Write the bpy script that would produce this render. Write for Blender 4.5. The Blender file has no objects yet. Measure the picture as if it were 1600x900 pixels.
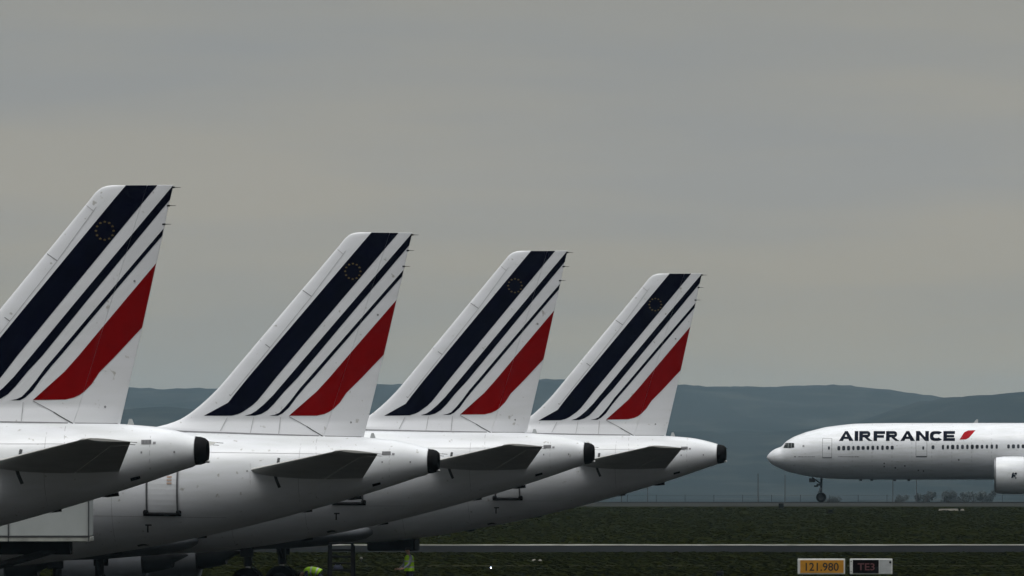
import bpy, bmesh, math, random
import numpy as np
from mathutils import Vector, Matrix, noise
R = math.radians
random.seed(7)
SC = bpy.context.scene

# ------------------------------------------------------------------ camera, world, sun, exposure
F, CAMH, YH = 16000.0, 5.2, 711.0           # focal length in px of a 1600 px frame, eye height, horizon row
cd = bpy.data.cameras.new('camera')
cam = bpy.data.objects.new('camera', cd)
SC.collection.objects.link(cam)
cam.location = (0, 0, CAMH)
cam.rotation_euler = (R(90), 0, 0)
cd.sensor_width = 36
cd.lens = F / 1600 * 36
cd.shift_y = (YH - 450) / 1600
cd.clip_start = 1
cd.clip_end = 40000
SC.camera = cam

SUN_EL, SUN_AZ = 63, 200                      # azimuth measured from +Y (away from the camera) towards +X
w = bpy.data.worlds.new('World')
SC.world = w
w.use_nodes = True
nt = w.node_tree
nt.nodes.clear()
N = nt.nodes.new
sky = N('ShaderNodeTexSky'); sky.sky_type = 'NISHITA'; sky.sun_disc = False
sky.sun_elevation = R(SUN_EL); sky.sun_rotation = R(SUN_AZ)
sky.air_density = 1.0; sky.dust_density = 3.0
tc = N('ShaderNodeTexCoord')
sep = N('ShaderNodeSeparateXYZ'); nt.links.new(tc.outputs['Generated'], sep.inputs[0])
ramp = N('ShaderNodeValToRGB')                # overcast: dull at the horizon, bright overhead
nt.links.new(sep.outputs['Z'], ramp.inputs[0])
e = ramp.color_ramp.elements
e[0].position = 0.0; e[0].color = (0.305, 0.289, 0.243, 1)
e[1].position = 1.0; e[1].color = (3.1, 3.12, 3.16, 1)
for p, c in ((0.014, (0.325, 0.308, 0.268, 1)), (0.026, (0.336, 0.326, 0.300, 1)), (0.044, (0.298, 0.300, 0.290, 1)),
             (0.09, (0.075, 0.078, 0.082, 1)), (0.46, (0.085, 0.09, 0.095, 1)), (0.64, (0.58, 0.595, 0.61, 1)), (0.8, (1.45, 1.47, 1.5, 1))):
    k = e.new(p); k.color = c
mp = N('ShaderNodeMapping'); mp.inputs['Scale'].default_value = (14, 14, 120)
nt.links.new(tc.outputs['Generated'], mp.inputs[0])
nz = N('ShaderNodeTexNoise'); nz.inputs['Scale'].default_value = 1.0; nz.inputs['Detail'].default_value = 5
nz.inputs['Roughness'].default_value = 0.45
nt.links.new(mp.outputs[0], nz.inputs['Vector'])
cr = N('ShaderNodeValToRGB')
cr.color_ramp.elements[0].position = 0.40; cr.color_ramp.elements[0].color = (0.93, 0.96, 1.0, 1)
cr.color_ramp.elements[1].position = 0.60; cr.color_ramp.elements[1].color = (1.05, 1.03, 0.98, 1)
nt.links.new(nz.outputs['Fac'], cr.inputs[0])
mul = N('ShaderNodeMix'); mul.data_type = 'RGBA'; mul.blend_type = 'MULTIPLY'; mul.inputs['Factor'].default_value = 1
nt.links.new(ramp.outputs[0], mul.inputs['A']); nt.links.new(cr.outputs[0], mul.inputs['B'])
sc_ = N('ShaderNodeVectorMath'); sc_.operation = 'SCALE'; sc_.inputs['Scale'].default_value = 10.0
nt.links.new(mul.outputs['Result'], sc_.inputs[0])
mx = N('ShaderNodeMix'); mx.data_type = 'RGBA'; mx.inputs['Factor'].default_value = 0.97   # thick cloud over the clear sky
nt.links.new(sky.outputs[0], mx.inputs['A']); nt.links.new(sc_.outputs[0], mx.inputs['B'])
bg = N('ShaderNodeBackground'); bg.inputs['Strength'].default_value = 0.1
nt.links.new(mx.outputs['Result'], bg.inputs['Color'])
out = N('ShaderNodeOutputWorld'); nt.links.new(bg.outputs[0], out.inputs['Surface'])

sl = bpy.data.lights.new('sun', 'SUN'); sl.energy = 1.05; sl.angle = R(24); sl.color = (1, 0.98, 0.94)
so = bpy.data.objects.new('sun', sl); SC.collection.objects.link(so)
d = Vector((math.sin(R(SUN_AZ)) * math.cos(R(SUN_EL)), math.cos(R(SUN_AZ)) * math.cos(R(SUN_EL)), math.sin(R(SUN_EL))))
so.rotation_euler = d.to_track_quat('Z', 'Y').to_euler()
so.location = (0, 200, 200)
SC.view_settings.view_transform = 'Standard'
SC.view_settings.look = 'None'
SC.view_settings.exposure = 0.0
SC.view_settings.gamma = 1.0
SC.view_settings.use_curve_mapping = False
SC.render.engine = 'CYCLES'
SC.cycles.max_bounces = 6

# ------------------------------------------------------------------ materials
def mat(name, col, rough=0.5, metal=0.0, coat=0.0, var=0.0, vscale=1.0, stretch=(1, 1, 1), bump=0.0, bscale=20, spec=0.5, emit=None, col2=None, detail=4):
    m = bpy.data.materials.new(name); m.use_nodes = True
    t = m.node_tree; b = t.nodes['Principled BSDF']
    b.inputs['Base Color'].default_value = (*col, 1)
    b.inputs['Roughness'].default_value = rough
    b.inputs['Metallic'].default_value = metal
    b.inputs['Coat Weight'].default_value = coat
    b.inputs['Specular IOR Level'].default_value = spec
    if emit:
        b.inputs['Emission Color'].default_value = (*emit[0], 1); b.inputs['Emission Strength'].default_value = emit[1]
    if var or col2:
        c = t.nodes.new('ShaderNodeTexCoord'); mm = t.nodes.new('ShaderNodeMapping')
        mm.inputs['Scale'].default_value = stretch
        t.links.new(c.outputs['Object'], mm.inputs[0])
        n = t.nodes.new('ShaderNodeTexNoise'); n.inputs['Scale'].default_value = vscale; n.inputs['Detail'].default_value = detail
        t.links.new(mm.outputs[0], n.inputs['Vector'])
        r = t.nodes.new('ShaderNodeValToRGB')
        lo = col2 if col2 else tuple(x * (1 - var) for x in col)
        hi = col if col2 else tuple(min(1, x * (1 + var)) for x in col)
        r.color_ramp.elements[0].position = 0.35; r.color_ramp.elements[0].color = (*lo, 1)
        r.color_ramp.elements[1].position = 0.65; r.color_ramp.elements[1].color = (*hi, 1)
        t.links.new(n.outputs['Fac'], r.inputs[0]); t.links.new(r.outputs[0], b.inputs['Base Color'])
    if bump:
        c = t.nodes.new('ShaderNodeTexCoord')
        n = t.nodes.new('ShaderNodeTexNoise'); n.inputs['Scale'].default_value = bscale; n.inputs['Detail'].default_value = 3
        t.links.new(c.outputs['Object'], n.inputs['Vector'])
        bp = t.nodes.new('ShaderNodeBump'); bp.inputs['Strength'].default_value = bump; bp.inputs['Distance'].default_value = 0.05
        t.links.new(n.outputs['Fac'], bp.inputs['Height']); t.links.new(bp.outputs[0], b.inputs['Normal'])
    return m

M = {}
def skin_mat(name, col, rough, coat, dirt):
    """gloss paint with broad tone drift, fine streaks along the airflow and small grime spots; every aircraft gets its own"""
    m = bpy.data.materials.new(name); m.use_nodes = True
    t = m.node_tree; b = t.nodes['Principled BSDF']; nn = t.nodes.new; lk = t.links.new
    b.inputs['Coat Weight'].default_value = coat; b.inputs['Coat Roughness'].default_value = 0.25
    c = nn('ShaderNodeTexCoord'); oi = nn('ShaderNodeObjectInfo')
    mu = nn('ShaderNodeMath'); mu.operation = 'MULTIPLY'; mu.inputs[1].default_value = 57.0; lk(oi.outputs['Random'], mu.inputs[0])
    cb = nn('ShaderNodeCombineXYZ'); lk(mu.outputs[0], cb.inputs[0]); lk(mu.outputs[0], cb.inputs[2])
    ad = nn('ShaderNodeVectorMath'); ad.operation = 'ADD'; lk(c.outputs['Object'], ad.inputs[0]); lk(cb.outputs[0], ad.inputs[1])
    def noise_(scale, st, det, lo, hi, c0, c1):
        mp_ = nn('ShaderNodeMapping'); mp_.inputs['Scale'].default_value = st; lk(ad.outputs[0], mp_.inputs[0])
        n_ = nn('ShaderNodeTexNoise'); n_.inputs['Scale'].default_value = scale; n_.inputs['Detail'].default_value = det; lk(mp_.outputs[0], n_.inputs['Vector'])
        r_ = nn('ShaderNodeValToRGB'); r_.color_ramp.elements[0].position = lo; r_.color_ramp.elements[1].position = hi
        r_.color_ramp.elements[0].color = (*c0, 1); r_.color_ramp.elements[1].color = (*c1, 1); lk(n_.outputs['Fac'], r_.inputs[0]); return r_, n_
    a1, n1 = noise_(0.45, (1, 1, 1), 5, .35, .65, tuple(x * (1 - dirt * .45) for x in col), col)
    a2, n2 = noise_(2.2, (.22, 1, 1.5), 6, .30, .60, (1 - dirt, 1 - dirt * .95, 1 - dirt * 1.15), (1, 1, 1))
    a3, n3 = noise_(5.0, (1, 1, 1), 2, .24, .31, (.62, .60, .56), (1, 1, 1))
    x1 = nn('ShaderNodeMix'); x1.data_type = 'RGBA'; x1.blend_type = 'MULTIPLY'; x1.inputs['Factor'].default_value = 1; lk(a1.outputs[0], x1.inputs['A']); lk(a2.outputs[0], x1.inputs['B'])
    x2 = nn('ShaderNodeMix'); x2.data_type = 'RGBA'; x2.blend_type = 'MULTIPLY'; x2.inputs['Factor'].default_value = 1; lk(x1.outputs['Result'], x2.inputs['A']); lk(a3.outputs[0], x2.inputs['B'])
    lk(x2.outputs['Result'], b.inputs['Base Color'])
    rr_ = nn('ShaderNodeMapRange'); rr_.inputs['To Min'].default_value = rough + .12; rr_.inputs['To Max'].default_value = rough - .08; lk(n2.outputs['Fac'], rr_.inputs['Value']); lk(rr_.outputs[0], b.inputs['Roughness'])
    bp = nn('ShaderNodeBump'); bp.inputs['Strength'].default_value = .22; bp.inputs['Distance'].default_value = .03; lk(n1.outputs['Fac'], bp.inputs['Height']); lk(bp.outputs[0], b.inputs['Normal'])
    return m
M['white'] = skin_mat('aircraft_white_paint', (0.72, 0.735, 0.76), 0.36, 0.2, 0.13)
M['fin'] = skin_mat('fin_white_paint', (0.72, 0.73, 0.755), 0.42, 0.1, 0.06)
M['fairing'] = mat('belly_grey_paint', (0.17, 0.18, 0.195), 0.5, spec=0.3, var=0.1, vscale=1.5, detail=6)
M['wing'] = mat('wing_grey_paint', (0.42, 0.43, 0.44), 0.45, var=0.08, vscale=1.0)
M['tailgrey'] = mat('tailplane_grey_paint', (0.38, 0.38, 0.36), 0.5, var=0.10, vscale=1.5, detail=6)
M['navy'] = mat('navy_paint', (0.0015, 0.002, 0.009), 0.6, spec=0.02, var=0.2, vscale=2)
M['red'] = mat('red_paint', (0.185, 0.0005, 0.0012), 0.6, spec=0.02, var=0.06, vscale=2)
M['redbright'] = mat('bright_red_paint', (0.33, 0.002, 0.006), 0.6, spec=0.03, var=0.05, vscale=2)
M['gold'] = mat('gold_star_paint', (0.11, 0.075, 0.012), 0.5, var=0.1, vscale=9)
M['black'] = mat('soot_black', (0.0045, 0.0045, 0.005), 0.65, spec=0.06, var=0.3, vscale=5)
M['seam'] = mat('panel_seam', (0.40, 0.40, 0.41), 0.6, var=0.15, vscale=5)
M['line'] = mat('panel_line_grey', (0.22, 0.22, 0.23), 0.6, var=0.1, vscale=5)
M['stencil'] = mat('faded_orange_stencil', (0.5, 0.36, 0.28), 0.6, var=0.1, vscale=5)
M['darkline'] = mat('dark_seal', (0.04, 0.042, 0.045), 0.6, var=0.1, vscale=5)
M['metal'] = mat('bare_metal', (0.5, 0.5, 0.5), 0.35, metal=1, var=0.1, vscale=4)
M['steel'] = mat('dark_steel', (0.011, 0.0115, 0.013), 0.6, spec=0.2, metal=0.0, var=0.2, vscale=6)
M['pole'] = mat('weathered_pole', (0.06, 0.065, 0.07), 0.7, var=0.1, vscale=3)
M['rubber'] = mat('tyre_rubber', (0.005, 0.005, 0.005), 0.85, spec=0.05, bump=0.2, bscale=30)
M['glass'] = mat('dark_glass', (0.012, 0.015, 0.014), 0.35, spec=0.15, var=0.2, vscale=3)
M['window'] = mat('cabin_window_glass', (0.03, 0.032, 0.04), 0.4, spec=0.2, var=0.6, vscale=0.9)
M['vest'] = mat('hi_vis_yellow', (0.38, 0.68, 0.01), 0.7, var=0.12, vscale=8, bump=0.3, bscale=12)
M['reflect'] = mat('reflective_tape', (0.5, 0.52, 0.5), 0.4, var=0.05, vscale=10)
M['skin'] = mat('skin', (0.35, 0.2, 0.14), 0.5, var=0.05, vscale=20)
M['cloth'] = mat('navy_work_cloth', (0.02, 0.024, 0.045), 0.9, var=0.2, vscale=15)
M['greycloth'] = mat('grey_sleeve_cloth', (0.22, 0.24, 0.27), 0.9, var=0.1, vscale=15)
M['hair'] = mat('dark_hair', (0.01, 0.008, 0.007), 0.7, var=0.2, vscale=30)
M['boot'] = mat('boot_leather', (0.015, 0.014, 0.013), 0.6, var=0.2, vscale=20)
M['boxwhite'] = mat('truck_box_paint', (0.36, 0.385, 0.375), 0.45, var=0.07, vscale=1.2, detail=6)
M['boxrail'] = mat('truck_box_rail', (0.30, 0.31, 0.28), 0.5, var=0.25, vscale=3)
M['sign_yellow'] = mat('sign_yellow_panel', (0.44, 0.20, 0.006), 0.5, var=0.12, vscale=3)
M['sign_white'] = mat('sign_white_panel', (0.38, 0.40, 0.40), 0.5, var=0.08, vscale=4)
M['sign_frame'] = mat('sign_frame_paint', (0.55, 0.56, 0.54), 0.5, var=0.1, vscale=5)
M['sign_black'] = mat('sign_black_panel', (0.004, 0.002, 0.002), 0.6, spec=0.03, var=0.2, vscale=4)
M['sign_letter'] = mat('sign_dim_letter', (0.11, 0.035, 0.035), 0.5, var=0.1, vscale=5)
M['sign_ink'] = mat('sign_black_ink', (0.008, 0.008, 0.008), 0.5, var=0.1, vscale=5)
M['concrete'] = mat('pale_concrete', (0.13, 0.125, 0.105), 0.9, var=0.2, vscale=2)
M['lamp'] = mat('lamp_lens', (0.6, 0.65, 0.9), 0.3, var=0.02, emit=((0.6, 0.7, 1.0), 22.0))
M['bark'] = mat('bark', (0.05, 0.04, 0.03), 0.9, var=0.2, vscale=4)
M['leafA'] = mat('leaves_mid_haze_grey', (0.055, 0.066, 0.064), 0.9, var=0.3, vscale=1.0)  # leaf green greyed towards blue, distance haze put into the colour
M['leafB'] = mat('leaves_dark_haze_grey', (0.045, 0.056, 0.056), 0.9, var=0.3, vscale=1.0)  # darker leaf tone, with the same haze cast painted in

def ground_mat(name, c1, c2, c3, s1, s2, rough=0.95, streak=(1, 1, 1)):
    m = bpy.data.materials.new(name); m.use_nodes = True
    t = m.node_tree; b = t.nodes['Principled BSDF']
    b.inputs['Roughness'].default_value = rough; b.inputs['Specular IOR Level'].default_value = 0.0
    c = t.nodes.new('ShaderNodeTexCoord'); mm = t.nodes.new('ShaderNodeMapping'); mm.inputs['Scale'].default_value = streak
    t.links.new(c.outputs['Object'], mm.inputs[0])
    n1 = t.nodes.new('ShaderNodeTexNoise'); n1.inputs['Scale'].default_value = s1; n1.inputs['Detail'].default_value = 6
    n2 = t.nodes.new('ShaderNodeTexNoise'); n2.inputs['Scale'].default_value = s2; n2.inputs['Detail'].default_value = 5
    t.links.new(mm.outputs[0], n1.inputs['Vector']); t.links.new(mm.outputs[0], n2.inputs['Vector'])
    a = t.nodes.new('ShaderNodeMix'); a.data_type = 'RGBA'
    a.inputs['A'].default_value = (*c1, 1); a.inputs['B'].default_value = (*c2, 1)
    r1 = t.nodes.new('ShaderNodeValToRGB'); r1.color_ramp.elements[0].position = .38; r1.color_ramp.elements[1].position = .62
    t.links.new(n1.outputs['Fac'], r1.inputs[0]); t.links.new(r1.outputs[0], a.inputs['Factor'])
    r2 = t.nodes.new('ShaderNodeValToRGB'); r2.color_ramp.elements[0].position = .5; r2.color_ramp.elements[1].position = .7
    t.links.new(n2.outputs['Fac'], r2.inputs[0])
    q = t.nodes.new('ShaderNodeMix'); q.data_type = 'RGBA'
    t.links.new(r2.outputs[0], q.inputs['Factor']); t.links.new(a.outputs['Result'], q.inputs['A']); q.inputs['B'].default_value = (*c3, 1)
    t.links.new(q.outputs['Result'], b.inputs['Base Color'])
    return m
M['grass'] = ground_mat('airfield_grass', (0.0080, 0.0096, 0.0016), (0.0098, 0.0115, 0.0021), (0.0120, 0.0128, 0.0030), 0.05, 0.6, streak=(1, .25, 1))
M['blade'] = ground_mat('grass_blades', (0.0115, 0.014, 0.0022), (0.0125, 0.0148, 0.0027), (0.015, 0.016, 0.004), 0.3, 0.9)
M['asphalt'] = ground_mat('asphalt', (0.010, 0.011, 0.0115), (0.013, 0.014, 0.0145), (0.017, 0.018, 0.018), 0.08, 0.5)
M['taxi'] = ground_mat('taxiway_asphalt', (0.026, 0.028, 0.026), (0.032, 0.033, 0.031), (0.038, 0.039, 0.036), 0.05, 0.3)
M['paint'] = ground_mat('worn_white_marking', (0.14, 0.14, 0.125), (0.34, 0.34, 0.32), (0.07, 0.07, 0.06), 0.5, 0.9, streak=(1, 1, 1))
M['apron'] = ground_mat('apron_asphalt', (0.010, 0.010, 0.009), (0.013, 0.013, 0.012), (0.017, 0.017, 0.016), 0.1, 0.7)
M['drygrass'] = ground_mat('dry_grass_edge', (0.028, 0.028, 0.016), (0.02, 0.021, 0.011), (0.010, 0.012, 0.005), 0.25, 1.2)
M['woods'] = ground_mat('wooded_hillside_haze_blue', (0.021, 0.030, 0.034), (0.030, 0.039, 0.043), (0.042, 0.050, 0.050), 0.010, 0.026, streak=(1, .16, 1))  # woods and fields; part of the blue haze is put into this colour

# ------------------------------------------------------------------ mesh helpers
class Mesh:
    def __init__(s): s.v = []; s.f = []; s.m = []; s.mats = []
    def mi(s, m):
        if m not in s.mats: s.mats.append(m)
        return s.mats.index(m)
    def add(s, verts, faces, m):
        o = len(s.v); k = s.mi(m)
        s.v += [tuple(p) for p in verts]
        for f in faces: s.f.append(tuple(i + o for i in f)); s.m.append(k)
    def loft(s, rings, m, cap=(True, True)):
        n = len(rings[0]); vs = [p for r in rings for p in r]; fs = []
        for i in range(len(rings) - 1):
            for j in range(n):
                a, b = i * n + j, i * n + (j + 1) % n
                fs.append((a, b, b + n, a + n))
        if cap[0]: fs.append(tuple(range(n - 1, -1, -1)))
        if cap[1]: fs.append(tuple((len(rings) - 1) * n + j for j in range(n)))
        s.add(vs, fs, m)
    def box(s, c, sz, m, rz=0.0, bev=0.0):
        x, y, z = [q / 2 for q in sz]
        if bev:
            rings = []
            for zz, k in ((-z, bev), (-z + bev, 0), (z - bev, 0), (z, bev)):
                a, b = x - k, y - k; q = bev
                rings.append([(a, b - q, zz), (a - q, b, zz), (-a + q, b, zz), (-a, b - q, zz), (-a, -b + q, zz), (-a + q, -b, zz), (a - q, -b, zz), (a, -b + q, zz)])
        else:
            rings = [[(x, y, zz), (-x, y, zz), (-x, -y, zz), (x, -y, zz)] for zz in (-z, z)]
        ca, sa = math.cos(rz), math.sin(rz)
        rings = [[(c[0] + p[0] * ca - p[1] * sa, c[1] + p[0] * sa + p[1] * ca, c[2] + p[2]) for p in r] for r in rings]
        s.loft(rings, m)
    def tube(s, pts, rad, m, n=10):
        pts = [Vector(p) for p in pts]
        if not isinstance(rad, (list, tuple)): rad = [rad] * len(pts)
        rings = []
        for i, p in enumerate(pts):
            d = (pts[min(i + 1, len(pts) - 1)] - pts[max(i - 1, 0)]).normalized()
            up = Vector((0, 0, 1)) if abs(d.z) < .9 else Vector((1, 0, 0))
            a = d.cross(up).normalized(); b = d.cross(a)
            rings.append([tuple(p + rad[i] * (a * math.cos(2 * math.pi * k / n) + b * math.sin(2 * math.pi * k / n))) for k in range(n)])
        s.loft(rings, m)
    def rev(s, prof, m, c=(0, 0, 0), axis='x', n=40, cap=(False, False)):
        rings = []
        for a, r in prof:
            ring = []
            for k in range(n):
                t = 2 * math.pi * k / n; p, q = r * math.cos(t), r * math.sin(t)
                v = (a, p, q) if axis == 'x' else ((p, a, q) if axis == 'y' else (p, q, a))
                ring.append((c[0] + v[0], c[1] + v[1], c[2] + v[2]))
            rings.append(ring)
        s.loft(rings, m, cap)
    def obj(s, name, parent=None, smooth=None, loc=None):
        me = bpy.data.meshes.new(name)
        me.from_pydata(s.v, [], s.f)
        for m in s.mats: me.materials.append(m)
        me.polygons.foreach_set('material_index', s.m)
        me.update()
        bm = bmesh.new(); bm.from_mesh(me)
        if smooth is not None:
            for f in bm.faces: f.smooth = True
            for ed in bm.edges:
                if len(ed.link_faces) == 2 and ed.calc_face_angle(0) > R(smooth): ed.smooth = False
        bm.to_mesh(me); bm.free()
        o = bpy.data.objects.new(name, me)
        SC.collection.objects.link(o)
        if parent: o.parent = parent
        if loc: o.location = loc
        return o

def decal(polys, surf, step=0.3, off=0.006, xs=None):
    """triangulate 2-D outlines, cut them on a grid and lay them on a surface: surf(u, z, off) -> point"""
    bm = bmesh.new()
    for poly in polys:
        vs = [bm.verts.new((p[0], 0, p[1])) for p in poly]
        bm.faces.new(vs)
    bmesh.ops.triangulate(bm, faces=bm.faces[:])
    for ax in (0, 2):
        lo = min(v.co[ax] for v in bm.verts); hi = max(v.co[ax] for v in bm.verts)
        k = math.ceil(lo / step) * step
        while k < hi:
            co = Vector((0, 0, 0)); co[ax] = k; no = Vector((0, 0, 0)); no[ax] = 1
            bmesh.ops.bisect_plane(bm, geom=bm.verts[:] + bm.edges[:] + bm.faces[:], plane_co=co, plane_no=no, dist=1e-5)
            k += step
    bm.verts.ensure_lookup_table()
    V = [surf(v.co.x, v.co.z, off) for v in bm.verts]
    for i, v in enumerate(bm.verts): v.index = i
    Fc = [tuple(v.index for v in f.verts) for f in bm.faces]
    bm.free()
    return V, Fc

def text_polys(txt, x0, x1, z0, z1, bold=0.02):
    c = bpy.data.curves.new('text', 'FONT'); c.body = txt; c.offset = bold; c.resolution_u = 4
    o = bpy.data.objects.new('text', c); SC.collection.objects.link(o)
    bpy.context.view_layer.update()
    me = bpy.data.meshes.new_from_object(o.evaluated_get(bpy.context.evaluated_depsgraph_get()))
    P = np.array([v.co[:2] for v in me.vertices]); lo, hi = P.min(0), P.max(0)
    Q = (P - lo) / (hi - lo)
    polys = []
    for f in me.polygons:
        polys.append([(x0 + Q[i][0] * (x1 - x0), z0 + Q[i][1] * (z1 - z0)) for i in f.vertices])
    bpy.data.objects.remove(o); bpy.data.curves.remove(c); bpy.data.meshes.remove(me)
    return polys

def strip(pts, wd):
    """polyline -> quads of width wd"""
    out = []
    for a, b in zip(pts, pts[1:]):
        dx, dz = b[0] - a[0], b[1] - a[1]; l = math.hypot(dx, dz); nx, nz = -dz / l * wd / 2, dx / l * wd / 2
        out.append([(a[0] + nx, a[1] + nz), (b[0] + nx, b[1] + nz), (b[0] - nx, b[1] - nz), (a[0] - nx, a[1] - nz)])
    return out

def empty(name, label, cat, loc=(0, 0, 0), rz=0.0, group=None, pitch=0.0):
    o = bpy.data.objects.new(name, None); SC.collection.objects.link(o)
    o.empty_display_size = 0.5
    o.location = loc; o.rotation_euler = (0, pitch, rz)
    o['label'] = label; o['category'] = cat
    if group: o['group'] = group
    return o
def tag(o, label, cat, group=None, kind=None):
    o['label'] = label; o['category'] = cat
    if group: o['group'] = group
    if kind: o['kind'] = kind
    return o
def structure(o, label=None):
    o['kind'] = 'structure'
    if label: o['label'] = label
    return o
def dup(root):
    r = root.copy(); SC.collection.objects.link(r)
    for ch in list(root.children):
        c = ch.copy(); SC.collection.objects.link(c); c.parent = r
        for g in list(ch.children):
            k = g.copy(); SC.collection.objects.link(k); k.parent = c
    return r
def smoothcurve(pts, umax, sig=0.25):
    u = np.arange(-2, umax + 2, 0.05)
    y = np.interp(u, [p[0] for p in pts], [p[1] for p in pts])
    k = np.exp(-0.5 * (np.arange(-20, 21) * 0.05 / sig) ** 2); k /= k.sum()
    ys = np.convolve(np.pad(y, 20, mode='edge'), k, 'valid')
    return lambda q: float(np.interp(q, u, ys))

# ------------------------------------------------------------------ ground
def sheet(name, x0, x1, y0, y1, z, m, nx=1, ny=1, wob=0.0, seed=0, label=None):
    a = Mesh(); V = []; Fc = []
    for j in range(ny + 1):
        for i in range(nx + 1):
            x = x0 + (x1 - x0) * i / nx; y = y0 + (y1 - y0) * j / ny
            if j in (0, ny) and wob: y += wob * noise.noise(Vector((x * 0.13, seed + j, 0))) + wob * .6 * noise.noise(Vector((x * 0.7, seed + j, 5)))
            V.append((x, y, z))
    for j in range(ny):
        for i in range(nx):
            k = j * (nx + 1) + i; Fc.append((k, k + 1, k + nx + 2, k + nx + 1))
    a.add(V, Fc, m)
    return structure(a.obj(name), label)
dist = lambda y: F * CAMH / (y - YH)          # row of the photograph -> distance on the flat airfield

HX = 2600
# far ridges as seen over the airfield: (pixel column, row) and the distance where each stands
far_ridge = [(-3000, 600), (-600, 622), (0, 612), (200, 610), (250, 613), (330, 614), (420, 610), (590, 607), (680, 604), (850, 598), (950, 603), (1060, 607), (1100, 609), (1140, 610), (1190, 610), (1240, 608),
             (1275, 607), (1310, 609), (1360, 615), (1400, 621), (1450, 628), (1550, 634), (1700, 640), (2400, 620), (5000, 630)]
near_ridge = [(-3000, 690), (-400, 650), (60, 640), (200, 648), (260, 640), (400, 650), (600, 655), (850, 668), (1050, 680), (1200, 680), (1340, 668), (1420, 640), (1446, 631), (1470, 629), (1490, 624), (1520, 622), (1560, 618), (1600, 616), (1800, 606), (2600, 618), (5000, 630)]
def terr(x, y):
    base = np.interp(y, [1138, 1150, 1500, 2000, 3600, 4500, 13000], [0, -0.25, -5, -8, -9, -7, -5])
    def rid(tab, D, w1, w2):
        col = 800 + F * x / D
        h = CAMH + (YH - np.interp(col, [p[0] for p in tab], [p[1] for p in tab])) * D / F
        s = (y - D) / (w1 if y < D else w2)
        return (h + 8) * math.exp(-s * s) if abs(s) < 3 else 0
    a = rid(near_ridge, 6200, 1500, 1600); b = rid(far_ridge, 9200, 2600, 1500)
    z = base + max(a, b)
    if y > 3200:
        z += 1.6 * noise.noise(Vector((x * 0.02, y * 0.004, 1))) * min(1, (y - 3200) / 1500) + 1.5 * noise.noise(Vector((x * .09, y * .02, 3))) * min(1, (y - 3200) / 2500)
    return z
a = Mesh(); V = []; Fc = []
xs = sorted(set([-HX, -1800, -1300] + list(np.arange(-1000, 1001, 7)) + [1300, 1800, HX]))
ys = [1138, 1150, 1180, 1250, 1350, 1500, 1750, 2000, 2500, 3000] + list(range(3300, 11000, 170)) + [11500, 12500]
for y in ys:
    for x in xs: V.append((x, y, terr(x, y) - (0.02 if y < 1145 else 0)))
nx = len(xs)
for j in range(len(ys) - 1):
    for i in range(nx - 1):
        k = j * nx + i; Fc.append((k, k + 1, k + nx + 1, k + nx))
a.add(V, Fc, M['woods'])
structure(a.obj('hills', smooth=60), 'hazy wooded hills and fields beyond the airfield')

sheet('ground', -HX, HX, -60, 1138, -0.02, M['grass'], label='dark green airfield grass')
sheet('apron', -300, 300, 100, 432, 0.0, M['apron'], label='dark asphalt apron under the parked aircraft')
sheet('far_taxiway', -900, 900, dist(791.3), 1112, 0.0, M['taxi'], 600, 1, 2.5, 3, 'grey taxiway under the moving aircraft')
sheet('taxiway_edge', -900, 900, 1112.5, 1137.5, 0.0, M['asphalt'], label='dark far shoulder of the taxiway')
sheet('taxiway', -600, 600, dist(862.5), dist(853), 0.0, M['asphalt'], 400, 1, 2.0, 9, 'narrow asphalt taxiway across the grass')
sheet('edge_marking', -600, 600, dist(852.3), dist(850.7), 0.004, M['paint'], 1400, 1, 2.2, 11, 'worn white line along the narrow taxiway')
sheet('dry_strip', -300, 300, dist(884.6), dist(883.2), 0.0, M['drygrass'], 300, 1, 1.6, 15, 'thin pale strip in the near grass')

# grass blades standing up from the flat ground, seen at a grazing angle
a = Mesh(); V = []; Fc = []
rg = random.Random(3)
for k in range(38000):
    y = rg.choice((rg.uniform(436, 548), rg.uniform(605, 1015), rg.uniform(605, 1015)))
    hw = y * 0.053 + 6
    x = rg.uniform(-hw, hw)
    cl = noise.noise(Vector((x * .12, y * .03, 0)))
    h = (0.02 + 0.035 * rg.random() ** 2) * (1 + .7 * cl); wd = rg.uniform(.05, .3)
    lx = rg.uniform(-.06, .06); n = len(V); r = rg.uniform(-.5, .5)
    V += [(x - wd, y - r * wd, -.02), (x + wd, y + r * wd, -.02), (x + lx + wd * .5, y, h * .8), (x + lx, y, h), (x + lx - wd * .5, y, h * .7)]
    Fc.append((n, n + 1, n + 2, n + 3, n + 4))
a.add(V, Fc, M['blade'])
tag(a.obj('grass'), 'short dark green airfield grass beside the taxiways', 'grass', kind='stuff')

# ------------------------------------------------------------------ parked narrow-body airliner
YAW = R(8.0); CA, SA = math.cos(YAW), math.sin(YAW)
G = 16.9                                       # tail end -> main gear
FWD = Vector((-CA, SA, 0))
PLANES = [(325, 63.5, 0.0, 0.05), (682, 54.5, 0.014, 0.0), (928, 48.4, 0.0, 0.0), (1134, 43.15, 0.0, -0.02)]   # tail-end column, px per metre, pitch
def tail_end(i):
    x, s, p, dz = PLANES[i]; return Vector(((x - 800) / s, F / s, 0))
T2 = tail_end(1); PIT = PLANES[1][2]
def P(x, y, v=0.0):
    """pixel of the second aircraft -> (u, z) of the model; u runs forward from the tail end, v to port"""
    k = (x - 800) / F
    u = (T2.x - v * SA - k * T2.y + k * v * CA) / (CA + k * SA)
    Y = T2.y + u * SA - v * CA
    z = CAMH - (y - YH) * Y / F
    X = u - G
    return (X * math.cos(PIT) + z * math.sin(PIT) + G, z * math.cos(PIT) - X * math.sin(PIT))

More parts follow.
